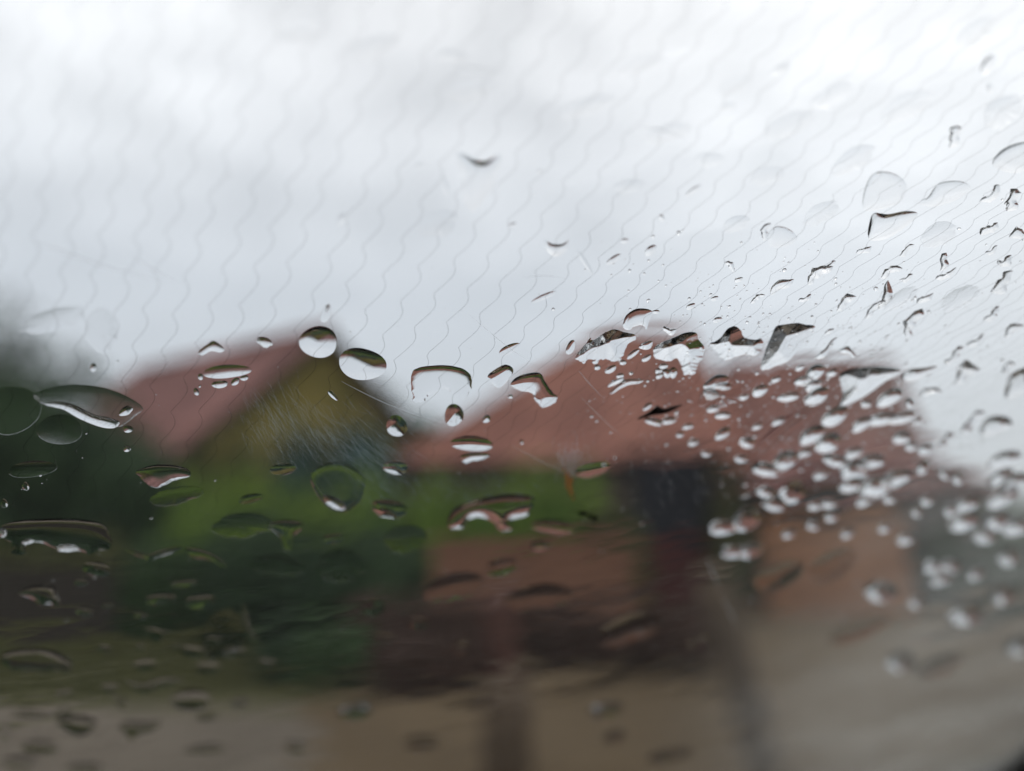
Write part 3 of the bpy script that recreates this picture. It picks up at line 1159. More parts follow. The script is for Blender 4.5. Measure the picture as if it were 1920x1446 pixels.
def oval_mesh(P_edge, ratio, rings, sag, power=1.0):
    """Capped star-shaped drop; P_edge centred outline; returns V, F, count of top faces."""
    n = len(P_edge)
    inr = np.linalg.norm(P_edge, axis=1).min()
    H = ratio * inr
    V, F = [], []
    V.append((0, 0, H))
    rr = np.sin(np.linspace(0, math.pi / 2, rings + 1))[1:]
    for r in rr:
        for k in range(n):
            x, y = P_edge[k] * r
            z = H * max(0.0, 1 - r * r) ** power * (1 + sag * y / inr * 0.5)
            V.append((x, y, max(z, 1e-6)))
    for k in range(n):
        F.append((0, 1 + k, 1 + (k + 1) % n))
    for j in range(rings - 1):
        for k in range(n):
            k2 = (k + 1) % n
            F.append((1 + j * n + k, 1 + (j + 1) * n + k, 1 + (j + 1) * n + k2, 1 + j * n + k2))
    top = len(F)
    b = len(V)
    V += [(x, y, 0.0) for x, y, _ in V[1 + (rings - 1) * n:]]
    V.append((0, 0, 0))
    e = 1 + (rings - 1) * n
    for k in range(n):
        k2 = (k + 1) % n
        F.append((b + n, b + k2, b + k))
        F.append((e + k, b + k, b + k2, e + k2))
    return V, F, top


def oval_drop(cx, cy, rx, ry, ang, ratio, label, rag=0.0, sag=0.0, name='raindrop', group='raindrops on the windscreen', n=48, rings=12, power=1.0):
    a = R(ang)
    E = []
    ph = [rng.uniform(0, 6.28) for _ in range(4)]
    am = [rng.uniform(.2, 1) for _ in range(6)]
    for k in range(n):
        t = 2 * math.pi * k / n
        w = 1 + 0.045 * math.sin(2 * t + ph[0]) + 0.035 * math.sin(3 * t + ph[1])
        if rag:
            w += rag * 0.032 * sum(am[i] * math.sin(f * t + (i + 1) * ph[2]) for i, f in enumerate((4, 5, 7, 9, 13, 18))) * (0.65 - 0.35 * math.sin(t))
        ex, ey = rx * math.cos(t) * w, ry * math.sin(t) * w
        E.append((cx + ex * math.cos(a) - ey * math.sin(a), cy - (ex * math.sin(a) + ey * math.cos(a))))
    uv = px_to_uv(E)[::-1]
    c = np.array(to_pane(cx, cy))
    V, F, top = oval_mesh(uv - c, ratio, rings, sag, power)
    me = bpy.data.meshes.new(name)
    me.from_pydata([tuple(map(float, v)) for v in V], [], F)
    me.materials.append(M['water'])
    me.polygons.foreach_set('use_smooth', [k < top for k in range(len(F))])
    me.update()
    o = bpy.data.objects.new(name, me)
    COL.objects.link(o)
    set_pane_frame(o, c[0], c[1], TH + 0.00004)
    if label: tag(o, label, 'raindrop', group)
    return o

G_BIG = 'large raindrops on the windscreen'
G_PALE = 'pale raindrops over the right-hand roofs'
G_STREAK = 'slanting rain streaks against the sky'
G_LOW = 'blurred raindrops over the verge and road'


def O(cx, cy, rx, ry, ang, ratio, label, group=G_BIG, **k):
    if group == G_LOW and ratio < .2: ratio *= 0.42
    oval_drop(cx, cy, rx, ry, ang, ratio, label, group=group, **k)


def P(pts, ratio, label, group=G_BIG, **k):
    if group == G_LOW: ratio *= 0.5
    poly_drop(pts, ratio, label, group=group, **k)


# --- over the ridge and the gap between the houses
O(597, 642, 37, 28, -3, 0.27, 'round drop half dark half white on the gable apex, upper left of the pair')
O(679, 683, 43, 31, -8, 0.23, 'oval drop with a dark top half, lower right of the pair by the gable apex', sag=0.1)
P([(774, 745), (771, 705), (785, 690), (830, 685), (868, 692), (885, 710), (880, 735), (868, 751), (850, 738), (835, 730), (820, 736), (805, 741), (795, 752), (780, 756)],
  0.13, 'wide pale drop with a ragged lower edge in the gap between the houses', rag=2.2, N=70)
P([(915, 704), (930, 692), (948, 684), (962, 692), (958, 708), (940, 727), (930, 726), (918, 714)], 0.28, 'small slanting drop with a dark red top above the left hip of the tallest roof', N=36, rag=.4)
P([(957, 721), (975, 704), (1010, 699), (1022, 715), (1035, 735), (1044, 743), (1040, 756), (1018, 764), (1003, 750), (998, 738), (975, 733)],
  0.24, 'drop like two white crescents on the left slope of the tallest roof', rag=.8, N=60)
O(851, 779, 17, 22, 0, 0.15, 'faint round drop with two white specks at the left eave', sag=.2)
O(744, 799, 20, 20, 0, 0.13, 'faint round drop on the dark gable slope, left of the eave', sag=.2)
O(885, 832, 38, 15, -4, 0.16, 'flat olive lens-shaped drop above the eave of the tallest roof')
P([(862, 856), (880, 849), (905, 849), (918, 853), (905, 862), (885, 865), (872, 869)], 0.28, 'ragged white sliver drop just under the olive lens-shaped drop', N=36, rag=1)
O(742, 877, 23, 13, 0, 0.13, 'oval greenish drop at the left end of the hedge top')
O(912, 786, 8, 7, 40, 0.3, 'tiny white slanting drop on the lower left of the tallest roof', n=28, rings=7)
O(978, 829, 4, 4, 0, 0.3, 'tiny round drop on a wire near the eave', n=20, rings=6)
O(957, 744, 5, 4, 0, 0.3, 'tiny white dot drop left of the two-crescent drop', n=20, rings=6)
O(624, 742, 4, 13, 45, 0.3, 'short white dash of water on the ochre gable wall', n=28, rings=7)
O(611, 588, 8, 18, -20, 0.2, 'thin upright drop in the sky above the gable apex', n=32, rings=8)
P([(372, 661), (388, 647), (402, 640), (420, 655), (412, 661), (396, 658), (380, 666)], 0.25, 'whitish ragged drop on the ridge of the pink roof', N=36, rag=.6)
O(425, 697, 44, 13, 4, 0.15, 'flat olive drop in the middle of the pink roof')
O(412, 721, 16, 7, 5, 0.26, 'white flat drop below the olive drop on the pink roof, left one', n=32, rings=8, rag=.6)
O(441, 716, 9, 6, 35, 0.26, 'white flat drop below the olive drop on the pink roof, middle one', n=28, rings=7, rag=.6)
O(458, 709, 8, 5, 15, 0.26, 'white flat drop below the olive drop on the pink roof, right one', n=28, rings=7)
O(376, 707, 5, 6, 0, 0.3, 'tiny bright drop at the left end of the olive drop on the pink roof', n=24, rings=6)
O(496, 642, 14, 9, -20, 0.25, 'small splintered drop on the right part of the pink ridge', rag=2.2)
O(368, 735, 5, 7, 20, 0.28, 'tiny drop on the lower middle of the pink roof', n=24, rings=6)

# --- left edge
P([(62, 742), (95, 728), (140, 722), (195, 728), (240, 745), (268, 766), (252, 782), (236, 795), (222, 801), (195, 797), (160, 783), (125, 768), (88, 762)],
  0.03, 'long curved dim drop across the dense dark tree', N=70)
P([(84, 758), (108, 754), (140, 760), (175, 777), (205, 784), (224, 792), (214, 803), (188, 801), (150, 786), (118, 768)], 0.34, 'bright white curved streak of water inside the long dim drop on the dense tree', N=56, sag=.2)
O(236, 771, 14, 8, 25, 0.34, 'small white drop at the right tip of the long dim drop', n=32, rings=8, rag=1)
O(112, 806, 44, 27, 0, 0.065, 'dim oval drop under the long dim drop')
O(22, 770, 52, 46, 10, 0.045, 'big dim drop cut by the left edge over the dense tree')
O(240, 805, 9, 7, 0, 0.2, 'small grey drop right of the long dim drop', n=28, rings=7)
O(238, 842, 7, 6, 0, 0.3, 'tiny bright drop on the dark trunk area below the pink roof', n=24, rings=6)
O(48, 912, 7, 8, 0, 0.25, 'tiny grey drop low on the dense tree, right one', n=24, rings=6)
O(8, 944, 7, 8, 0, 0.25, 'tiny grey drop low on the dense tree, left one', n=24, rings=6)
O(60, 880, 44, 16, 5, 0.09, 'very faint wide drop low on the dense tree')
O(175, 690, 6, 8, 0, 0.28, 'tiny white drop at the lower left corner of the pink roof', n=24, rings=6)
P([(0, 990), (25, 978), (80, 973), (150, 974), (193, 984), (207, 1008), (206, 1030), (186, 1032), (170, 1040), (150, 1034), (110, 1030), (75, 1018), (50, 1020), (45, 1040), (20, 1038), (22, 1020), (4, 1008)],
  0.10, 'very wide flat brown drop with white bits below, at the left edge', N=80, rag=.5, cap_slope=0.42)
O(126, 1028, 22, 7, 0, 0.38, 'white sliver drop at the lower edge of the very wide flat brown drop', n=32, rings=8, rag=.6)
O(52, 1016, 11, 5, 10, 0.38, 'tiny white drop at the lower left of the very wide flat brown drop', n=28, rings=7, rag=.8)
O(4, 999, 9, 9, 0, 0.38, 'white drop cut by the left edge beside the very wide flat brown drop', n=28, rings=7)
O(181, 1067, 27, 13, -8, 0.14, 'dark oval drop right below the very wide flat brown drop')
O(152, 1092, 12, 7, 0, 0.15, 'small olive drop below the dark oval drop', n=32, rings=8)
P([(35, 1113), (58, 1100), (100, 1099), (106, 1115), (113, 1126), (108, 1138), (92, 1133), (76, 1135), (64, 1126), (52, 1120)], 0.22, 'orange-brown ragged drop at the left on the stone wall', N=56, rag=.8)
O(158, 1147, 18, 8, -8, 0.16, 'small olive-brown drop right of the orange-brown ragged drop', n=32, rings=8)
O(203, 1136, 11, 4, 0, 0.15, 'thin pale drop on the dark stone wall', n=28, rings=7)
O(300, 1123, 28, 11, 8, 0.16, 'grey curved drop on the right part of the stone wall')
O(262, 1153, 14, 6, -12, 0.18, 'small pale drop under the grey curved drop', n=32, rings=8)
P([(268, 1180), (286, 1177), (310, 1183), (324, 1188), (306, 1195), (300, 1203), (286, 1204), (281, 1192)], 0.2, 'pale drop with a stubby foot at the foot of the stone wall', G_LOW, N=40)
P([(2, 1232), (20, 1220), (60, 1216), (95, 1219), (122, 1232), (135, 1245), (128, 1260), (105, 1256), (85, 1259), (45, 1256), (28, 1258), (8, 1248)],
  0.22, 'large ringed drop with a black core at the left edge of the verge', G_LOW, N=80, rag=.4)
for (a, b, c, d, e, l) in [
    (195, 1216, 14, 6, 3, 'small tan drop left on the verge'), (262, 1214, 9, 5, 0, 'tiny tan drop in the middle of the verge'),
    (330, 1213, 10, 4, 0, 'tiny tan drop in the row high on the verge, second from right'), (362, 1222, 25, 11, -5, 'tan oval drop at the right end of the high verge row'),
    (440, 1224, 26, 8, 4, 'tapering tan drop right of the high verge row'), (272, 1247, 23, 10, 7, 'tan slanting oval drop in the middle of the verge'),
    (390, 1252, 24, 11, 3, 'tan oval drop below the right end of the high verge row'), (206, 1290, 19, 8, 3, 'tan drop where verge meets road, left of the wavy drop'),
    (500, 1243, 18, 7, 0, 'faint drop beside the small dark bush'), (400, 1200, 17, 6, -4, 'thin pale drop above the tapering tan drop')]:
    O(a, b, c, d, e, 0.15, l, G_LOW, n=36, rings=9)
P([(230, 1276), (262, 1282), (288, 1276), (310, 1270), (345, 1277), (322, 1284), (296, 1290), (272, 1300), (250, 1292)], 0.17, 'long wavy tan drop above the ring-shaped drop', G_LOW, N=64)
O(358, 1313, 39, 19, 0, 0.19, 'ring-shaped drop with a grey core at the edge of the road', G_LOW)
P([(208, 1302), (225, 1310), (245, 1312), (232, 1320), (238, 1332), (226, 1330), (216, 1318)], 0.2, 'Y-shaped drop left of the ring-shaped drop', G_LOW, N=36)
P([(105, 1352), (130, 1343), (160, 1343), (180, 1352), (177, 1366), (150, 1380), (125, 1370)], 0.24, 'pointed drop with a dark top on the left part of the road', G_LOW, N=52)
P([(220, 1362), (240, 1352), (275, 1354), (305, 1350), (290, 1368), (262, 1376), (245, 1388), (236, 1374)], 0.18, 'triangular drop on the road between the pointed and the ring-shaped drops', G_LOW, N=52)
for (a, b, c, d, e, l) in [
    (117, 1336, 24, 9, 8, 'faint small drop above the pointed drop'), (58, 1340, 40, 7, -3, 'thin film of water at the left edge of the road'),
    (75, 1400, 38, 13, -5, 'flat drop low on the road at the left'), (388, 1344, 24, 7, 6, 'faint pale drop under the ring-shaped drop'),
    (385, 1404, 40, 9, 4, 'long flat drop low on the road'), (10, 1372, 12, 16, 0, 'drop cut by the left edge over the road'),
    (160, 1440, 36, 10, 0, 'drop cut by the bottom edge at the left'), (38, 1428, 36, 12, 0, 'dim drop in the lower left corner'),
    (555, 1400, 22, 12, 0, 'faint drop on the road below the ring-shaped drop row'), (450, 1318, 20, 9, 0, 'faint pink drop right of the ring-shaped drop'),
    (120, 1300, 20, 6, 15, 'curled pale drop near the left edge where verge meets road')]:
    O(a, b, c, d, e, 0.16, l, G_LOW, n=36, rings=9)
O(665, 1334, 32, 15, 5, 0.30, 'blurred dark oval drop below the small mid-green bush', G_LOW)
O(1136, 1331, 34, 13, 10, 0.30, 'blurred dark slanting drop on the bare ground, right of the brown post', G_LOW)
O(1152, 1382, 22, 10, 15, 0.20, 'small blurred drop under the dark slanting drop', G_LOW)
O(1256, 1417, 42, 11, 10, 0.20, 'long blurred drop low in the middle right', G_LOW)
O(790, 1392, 36, 14, 0, 0.16, 'faint brown drop left of the brown post', G_LOW)
O(1312, 1205, 22, 11, 20, 0.17, 'blurred dark drop on the yard beside the slim post', G_LOW)
O(698, 1140, 24, 14, 0, 0.15, 'olive drop on the wide dark shrub, lowest', G_LOW)
O(865, 1214, 16, 10, 10, 0.16, 'faint light drop on the dark roadside bush', G_LOW)
O(940, 1063, 30, 16, 18, 0.17, 'arched dark drop in the middle of the rose-brown wall', G_LOW)
O(720, 1196, 22, 7, 0, 0.13, 'faint drop left of the dark roadside bush', G_LOW)
O(785, 1168, 20, 9, 0, 0.13, 'faint brown drop under the left end of the rose-brown wall', G_LOW)

# --- over the hedge
P([(255, 884), (285, 873), (320, 872), (352, 880), (356, 893), (330, 900), (312, 908), (292, 915), (272, 905), (262, 894)], 0.15, 'olive ragged drop at the left end of the hedge', N=60, rag=.8)
O(530, 880, 26, 10, 5, 0.12, 'faint oval drop on the hedge top left of the tall drop')
P([(583, 890), (605, 872), (640, 868), (672, 884), (685, 905), (680, 930), (668, 948), (648, 960), (625, 958), (603, 940), (588, 915)],
  0.055, 'tall dark green drop with a white bean at its foot on the hedge', N=80, rag=.4)
O(627, 943, 23, 10, -25, 0.40, 'bright white bean-shaped drop inside the tall dark green drop', sag=.2)
P([(502, 985), (530, 975), (560, 978), (568, 990), (552, 1005), (545, 1030), (533, 1030), (524, 1005)], 0.16, 'Y-shaped green drop on the lower hedge', N=56, rag=.6)
O(730, 954, 34, 17, -5, 0.15, 'dark green drop between the tall drop and the peach drop', rag=.6)
P([(840, 975), (850, 955), (880, 942), (915, 932), (960, 926), (1000, 933), (996, 955), (985, 968), (962, 975), (960, 992), (938, 995), (925, 980), (900, 970), (880, 975), (868, 990), (843, 990)],
  0.16, 'large peach-coloured scalloped drop at the right half of the hedge', N=90, rag=.4, cap_slope=.5)
O(1037, 988, 40, 13, -4, 0.17, 'flat peach drop right below the scalloped drop')
O(1012, 1024, 18, 9, 0, 0.2, 'small brown ringed drop under the flat peach drop')
P([(232, 1028), (258, 1034), (276, 1040), (300, 1032), (340, 1024), (330, 1034), (300, 1044), (282, 1052), (266, 1062), (272, 1048), (250, 1040)], 0.22, 'thin forked dark drop at the right end of the stone wall', N=60)
P([(345, 1030), (370, 1028), (400, 1040), (425, 1060), (415, 1062), (390, 1050), (360, 1045)], 0.16, 'curved thin drop right of the forked drop', N=48)
O(375, 1128, 28, 13, 8, 0.14, 'olive drop left of the wide dark shrub', rag=.8)
O(345, 1095, 26, 7, 5, 0.13, 'faint green drop below the curved thin drop')
O(625, 1010, 20, 9, 10, 0.13, 'faint drop on the wide dark shrub below the white bean')
O(470, 935, 24, 8, 12, 0.10, 'faint streaky drop on the bright left part of the hedge')
P([(455, 1130), (462, 1150), (470, 1180), (485, 1200), (475, 1202), (460, 1185), (450, 1160)], 0.2, 'thin brown trickle left of the wide dark shrub', N=44)

# --- sky, left and middle
P([(855, 289), (875, 291), (893, 300), (912, 302), (940, 290), (935, 325), (922, 355), (900, 385), (885, 398), (868, 372), (862, 330)],
  0.26, 'large faint drop with a wavy dark upper edge high in the sky', N=70, cap_slope=.5)
P([(1020, 449), (1034, 457), (1054, 458), (1068, 450), (1063, 468), (1050, 480), (1036, 480), (1024, 468)], 0.38, 'small drop with a dark smiling upper edge in the sky', N=44, cap_slope=.7)
for (a, b, c, d, e, rr, l) in [
    (1097, 492, 5, 25, 33, .3, 'thin dark slanting dash right of the smiling drop'), (1151, 487, 17, 6, 33, .3, 'dark dash in the sky right of the thin slanting one'),
    (1220, 470, 13, 8, 38, .3, 'curled dark dash nearest the centre of the sky'), (1241, 409, 7, 5, -45, .35, 'small dark dot above the curled dark dash'),
    (962, 422, 9, 4, 10, .3, 'tiny brown fleck left above the smiling drop'), (641, 411, 7, 13, -35, .3, 'soft dark fleck in the sky above the gable'),
    (835, 350, 5, 17, 15, .25, 'faint upright fleck left of the large faint drop'), (786, 311, 10, 4, 20, .25, 'faint flat fleck left of the wavy dark edge'),
    (1172, 452, 8, 5, 0, .25, 'faint fleck left of the curled dark dash'), (1300, 358, 18, 5, 36, .28, 'faint slanting dash high right of the centre'),
    (1465, 130, 20, 7, 33, .25, 'soft slanting dash high in the right sky'), (1365, 200, 18, 6, 10, .2, 'very faint dash high in the right sky'),
    (1020, 557, 26, 5, 22, .2, 'faint pink dash above the left hip of the tallest roof'), (955, 655, 22, 8, 25, .2, 'faint long fleck above the small red-topped drop'),
    (1857, 166, 6, 9, 10, .35, 'dark dot under the soft upright mark at the top right')]:
    O(a, b, c, d, e, rr, l, G_STREAK, n=32, rings=8)
O(1853, 122, 10, 22, -33, 0.30, 'soft dark slanting mark near the top right corner', G_STREAK)
P([(835, 95), (860, 98), (880, 108), (870, 116), (845, 112), (815, 108)], 0.2, 'barely visible bright fleck near the top', G_STREAK, N=36)

# --- ragged drops along the tallest roof
O(1070, 652, 8, 14, -22, 0.3, 'small two-tone drop left of the ragged roof-top drop', n=32, rings=8)
P([(1078, 670), (1100, 643), (1108, 633), (1113, 638), (1138, 622), (1155, 618), (1170, 623), (1190, 628), (1192, 637), (1178, 645), (1170, 660), (1167, 673), (1150, 677), (1138, 675), (1127, 675), (1115, 682), (1107, 675), (1095, 680), (1087, 677)],
  0.36, 'big ragged drop, brown above and white below, at the apex of the tallest roof', N=90, rag=1.8, cap_slope=0.38)
P([(1168, 612), (1174, 592), (1195, 579), (1222, 583), (1218, 600), (1212, 618), (1204, 610), (1188, 614), (1178, 620)], 0.18, 'pale grey ragged drop just above the apex of the tallest roof', N=56, rag=1.0)
P([(1198, 652), (1206, 643), (1223, 640), (1220, 653), (1210, 656)], 0.32, 'small white leaf-shaped drop right of the big ragged drop', N=32)
P([(1225, 657), (1235, 645), (1262, 634), (1285, 624), (1305, 624), (1310, 636), (1320, 650), (1318, 668), (1308, 688), (1298, 703), (1283, 702), (1278, 684), (1268, 674), (1250, 677), (1230, 673)],
  0.40, 'hooked drop with black top and white tail at the right end of the tallest ridge', N=90, rag=1.8, cap_slope=0.45)
P([(1340, 641), (1353, 632), (1363, 618), (1378, 612), (1390, 621), (1395, 633), (1413, 637), (1430, 637), (1428, 653), (1423, 665), (1387, 668), (1362, 677), (1350, 667), (1338, 655), (1331, 645)],
  0.42, 'ragged brown-topped drop between the two roofs', N=90, rag=1.8, cap_slope=0.38)
P([(1427, 693), (1429, 678), (1437, 653), (1447, 630), (1455, 613), (1470, 609), (1495, 606), (1510, 609), (1528, 612), (1522, 626), (1506, 645), (1480, 677), (1453, 688), (1437, 694)],
  0.48, 'wing-shaped drop, brown above and white below, over the lower roof ridge', N=90, rag=.3, cap_slope=0.38)
P([(1318, 725), (1330, 712), (1345, 703), (1362, 705), (1365, 716), (1350, 726), (1332, 733)], 0.30, 'dark hooked drop below the brown-topped drop', N=44, rag=.6)
O(1357, 725, 15, 7, 3, 0.35, 'white oval drop just under the dark hooked drop')
P([(1318, 733), (1335, 728), (1350, 741), (1336, 750), (1325, 748)], 0.36, 'white splintered drop left under the dark hooked drop', N=36, rag=1.5)
P([(1573, 764), (1580, 738), (1574, 706), (1590, 694), (1620, 689), (1655, 688), (1690, 694), (1680, 706), (1660, 716), (1630, 738), (1600, 755)],
  0.50, 'biggest slanting drop with a blue-black and brown top over the lower roof', N=90, rag=.2, cap_slope=0.38)
P([(1690, 706), (1705, 693), (1735, 690), (1757, 687), (1745, 700), (1722, 712), (1700, 716)], 0.34, 'slanting brown-topped drop right of the biggest slanting drop', N=52)
P([(1143, 737), (1158, 722), (1175, 712), (1205, 712), (1200, 719), (1180, 722), (1162, 730), (1150, 738)], 0.36, 'long white curved drop across the middle of the tallest roof', N=64)
O(1226, 791, 18, 7, -12, 0.36, 'white drop under the black fish-shaped scrap, left one', rag=.5)
O(1254, 789, 14, 7, 15, 0.36, 'white drop under the black fish-shaped scrap, right one')
O(1214, 763, 10, 5, 38, 0.36, 'small white drop above the black fish-shaped scrap', n=28, rings=7)
O(1187, 664, 14, 5, 40, 0.36, 'slanting white drop below the small leaf-shaped drop', n=28, rings=7)
O(1145, 693, 12, 6, 35, 0.36, 'slanting white drop below the big ragged drop', n=28, rings=7)
O(1163, 705, 7, 5, 10, 0.36, 'tiny white drop above the long white curved drop', n=24, rings=6)
O(1155, 717, 18, 4, 28, 0.8, 'thin dark dash just left of the long white curved drop', n=28, rings=7)

# --- pale drops over the lower roof, the outbuilding and the yard: nothing tells most of them apart
def pale_label(x, y):
    if y < 760 and x < 1300: return 'tiny white raindrop among the ragged drops on the tallest roof'
    if x < 1345: return 'small white raindrop low on the right end of the tallest roof'
    if x < 1450 and y > 920: return 'fat white raindrop in the clump between the gate and the outbuilding'
    if y < 770: return 'white raindrop high on the lower greyish-red roof'
    if y < 860 and x < 1560: return 'white raindrop low on the left half of the lower greyish-red roof'
    if y < 880: return 'white raindrop on the right half of the lower greyish-red roof'
    if x < 1560: return 'pale raindrop in front of the left part of the terracotta wall'
    if x < 1720 and y < 1020: return 'pale raindrop in front of the right part of the terracotta wall'
    if y < 1010: return 'soft pale raindrop near the right edge, above the yard shrub'
    return 'lone blurred pale raindrop over the wet ground at lower right'


PALE = [(1508, 715, 16, 7, 5), (1528, 699, 16, 10, 38), (1525, 724, 14, 8, 15), (1425, 733, 14, 7, 25), (1478, 745, 18, 6, 8), (1531, 744, 22, 10, 28),
        (1337, 767, 10, 5, 15), (1355, 779, 13, 5, 0), (1565, 781, 24, 11, 32), (1355, 813, 13, 7, 35), (1401, 830, 12, 8, -15), (1522, 816, 22, 11, 30),
        (1552, 831, 22, 13, 18), (1510, 849, 12, 6, 20), (1472, 864, 22, 12, 30), (1436, 880, 22, 11, -15), (1568, 864, 22, 9, -18), (1602, 882, 24, 14, 10),
        (1597, 910, 20, 10, 15), (1632, 866, 24, 10, 5), (1437, 922, 16, 9, -10), (1486, 923, 22, 15, 28), (1453, 944, 17, 12, -10), (1530, 947, 13, 7, 20),
        (1556, 945, 14, 6, 10), (1526, 985, 12, 7, -5), (1560, 968, 13, 7, 15), (1358, 988, 24, 12, 5), (1400, 974, 24, 15, 22), (1378, 1034, 22, 10, 0), (1408, 1032, 18, 11, 20),
        (1668, 746, 24, 10, 28), (1624, 758, 9, 5, 5), (1655, 786, 26, 9, 4), (1692, 784, 22, 8, 12), (1615, 796, 18, 8, 28), (1690, 821, 14, 9, 10),
        (1708, 837, 10, 7, 0), (1706, 757, 7, 8, 0), (1735, 843, 13, 8, 12), (1642, 913, 28, 14, 20), (1680, 897, 26, 12, 18), (1730, 876, 9, 12, -35), (1770, 889, 11, 7, -30),
        (1796, 896, 10, 10, 0), (1669, 935, 11, 7, 0), (1738, 937, 12, 9, 10), (1813, 945, 24, 11, 26), (1780, 956, 12, 10, 10), (1808, 977, 26, 14, 18), (1868, 976, 26, 14, 18),
        (1905, 988, 24, 13, 8), (1847, 1005, 18, 12, 10), (1892, 1045, 18, 13, 10), (1752, 1062, 20, 10, 0), (1782, 1060, 18, 11, 0), (1652, 1109, 25, 16, -5), (1812, 1150, 28, 18, 12),
        (1882, 1116, 20, 13, 10), (1690, 1241, 22, 16, 0), (1912, 1212, 22, 14, 0), (1765, 1085, 20, 9, 12), (1720, 960, 10, 7, 10), (1635, 700, 10, 5, 20),
        (1880, 933, 28, 12, 26), (1900, 905, 26, 11, 26), (1876, 895, 22, 9, 26), (1460, 790, 12, 5, 20), (1390, 860, 10, 6, 10), (1420, 800, 9, 4, 25), (1300, 830, 8, 5, 20),
        (1290, 800, 9, 4, 15), (1275, 815, 6, 4, 15), (1325, 850, 8, 5, 10), (1244, 687, 7, 4, 0), (1235, 696, 6, 4, 10), (1236, 705, 6, 4, 20), (1250, 700, 6, 7, 30), (1262, 699, 6, 8, 0),
        (1212, 672, 8, 4, 32), (1120, 689, 5, 4, 0), (1168, 680, 5, 4, 0), (1600, 850, 16, 7, 20), (1540, 890, 13, 6, 25), (1620, 940, 14, 7, 20), (1700, 1010, 16, 8, 15), (1660, 990, 12, 6, 15),
        (1480, 1000, 12, 6, 15), (1590, 1000, 12, 6, 20), (1830, 1075, 16, 9, 15), (1720, 1130, 14, 8, 10), (1560, 700, 9, 5, 25), (1455, 712, 8, 4, 20), (1395, 745, 8, 4, 20)]
for (a, b, c, d, e) in PALE:
    oval_drop(a, b, c * 1.22, d * 1.32, e + 4, rng.uniform(0.36, 0.46), pale_label(a, b), group=G_PALE,
              n=36, rings=9, rag=rng.uniform(0, .5), sag=rng.uniform(-.1, .15))

# --- dark streaks and curls against the right-hand sky
ST = [(1465, 537, 24, 8, 38), (1536, 514, 26, 9, 38), (1586, 567, 20, 8, 32), (1671, 510, 20, 7, 22), (1700, 522, 12, 5, 20), (1880, 530, 26, 11, 38), (1770, 492, 8, 16, -25),
      (1436, 434, 7, 16, -25), (1555, 500, 14, 5, 30), (1790, 256, 15, 16, 38), (1858, 366, 22, 9, 40), (1640, 580, 24, 6, 40), (1660, 555, 8, 26, -18), (1712, 606, 11, 28, -22),
      (1812, 700, 24, 15, 25), (1822, 792, 28, 8, 38), (1742, 735, 18, 7, 30), (1790, 667, 20, 6, 40), (1550, 655, 26, 6, 42), (1590, 662, 16, 7, -20), (1500, 690, 10, 5, 35),
      (1900, 620, 20, 8, 35), (1860, 590, 18, 7, 38), (1735, 560, 16, 5, 35), (1700, 470, 16, 5, 34), (1620, 470, 14, 5, 30), (1510, 560, 12, 4, 30), (1420, 560, 14, 4, 28),
      (1370, 500, 12, 5, -40), (1385, 525, 9, 4, 20), (1340, 560, 8, 4, 20), (1345, 600, 9, 5, 20), (1255, 620, 12, 7, 0), (1230, 585, 7, 4, 0), (1295, 575, 10, 5, 25),
      (1750, 735, 14, 5, 10), (1773, 826, 18, 6, 35), (1720, 790, 12, 5, 30), (1900, 375, 16, 18, 30), (1915, 440, 14, 16, 30), (1885, 490, 14, 8, 30), (1855, 430, 18, 7, 40), (1860, 470, 12, 5, 30),
      (1555, 622, 10, 4, 30), (1775, 515, 20, 5, 30), (1830, 640, 18, 6, 38), (1890, 690, 14, 6, 35)]
def streak_label(x, y):
    if x < 1480 and y < 620: return 'small slanting rain streak in the sky above the tallest roof'
    if y < 440: return 'slanting rain streak high in the right-hand sky'
    if x > 1840: return 'slanting rain streak close to the right edge, above the roofs'
    if y < 580: return 'slanting rain streak in the middle of the right-hand sky'
    if y < 680: return 'slanting rain streak just above the lower greyish-red roof'
    return 'slanting rain streak in the sky beyond the end of the lower roof'


for (a, b, c, d, e) in ST:
    if max(c, d) < 12:
        oval_drop(a, b, c, d, e, rng.uniform(0.3, 0.5), streak_label(a, b), group=G_STREAK, n=32, rings=8, rag=rng.uniform(.5, 2))
        continue
    # crooked streak: a spine with uneven width
    if d > c: c, d, e = d, c, e + 90
    t0 = R(e); ph = rng.uniform(0, 6.28); up, dn = [], []
    for k in range(8):
        t = -1 + 2 * k / 7
        off = math.sin(t * 2.6 + ph) * d * 0.55
        w = d * 1.05 * (1 - t * t) ** 0.5 * rng.uniform(.55, 1.15) + 0.8
        for lst, s_g in ((up, 1), (dn, -1)):
            ex, ey = t * c * 1.1, off + s_g * w
            lst.append((a + ex * math.cos(t0) - ey * math.sin(t0), b - (ex * math.sin(t0) + ey * math.cos(t0))))
    P(up + dn[::-1], rng.uniform(.35, .65), streak_label(a, b), G_STREAK, N=34, rag=rng.uniform(.3, 1.2))
P([(1628, 447), (1631, 415), (1640, 400), (1665, 402), (1700, 396), (1722, 402), (1700, 425), (1670, 445), (1645, 452)], 0.22, 'big clear drop with one dark upright edge in the right sky', G_STREAK, N=60, cap_slope=.5)
P([(1622, 395), (1618, 372), (1632, 332), (1655, 322), (1685, 330), (1700, 350), (1690, 378), (1655, 392)], 0.10, 'round clear drop just above the one with the dark upright edge', G_STREAK, N=60)
P([(1712, 378), (1738, 372), (1760, 345), (1800, 340), (1820, 352), (1800, 372), (1775, 382), (1745, 388)], 0.14, 'wide clear drop with a dark lower left tip in the right sky', G_STREAK, N=60)
P([(1445, 462), (1440, 440), (1455, 425), (1480, 430), (1495, 448), (1475, 462)], 0.12, 'clear drop beside the short dark dash in the right sky', G_STREAK, N=48)
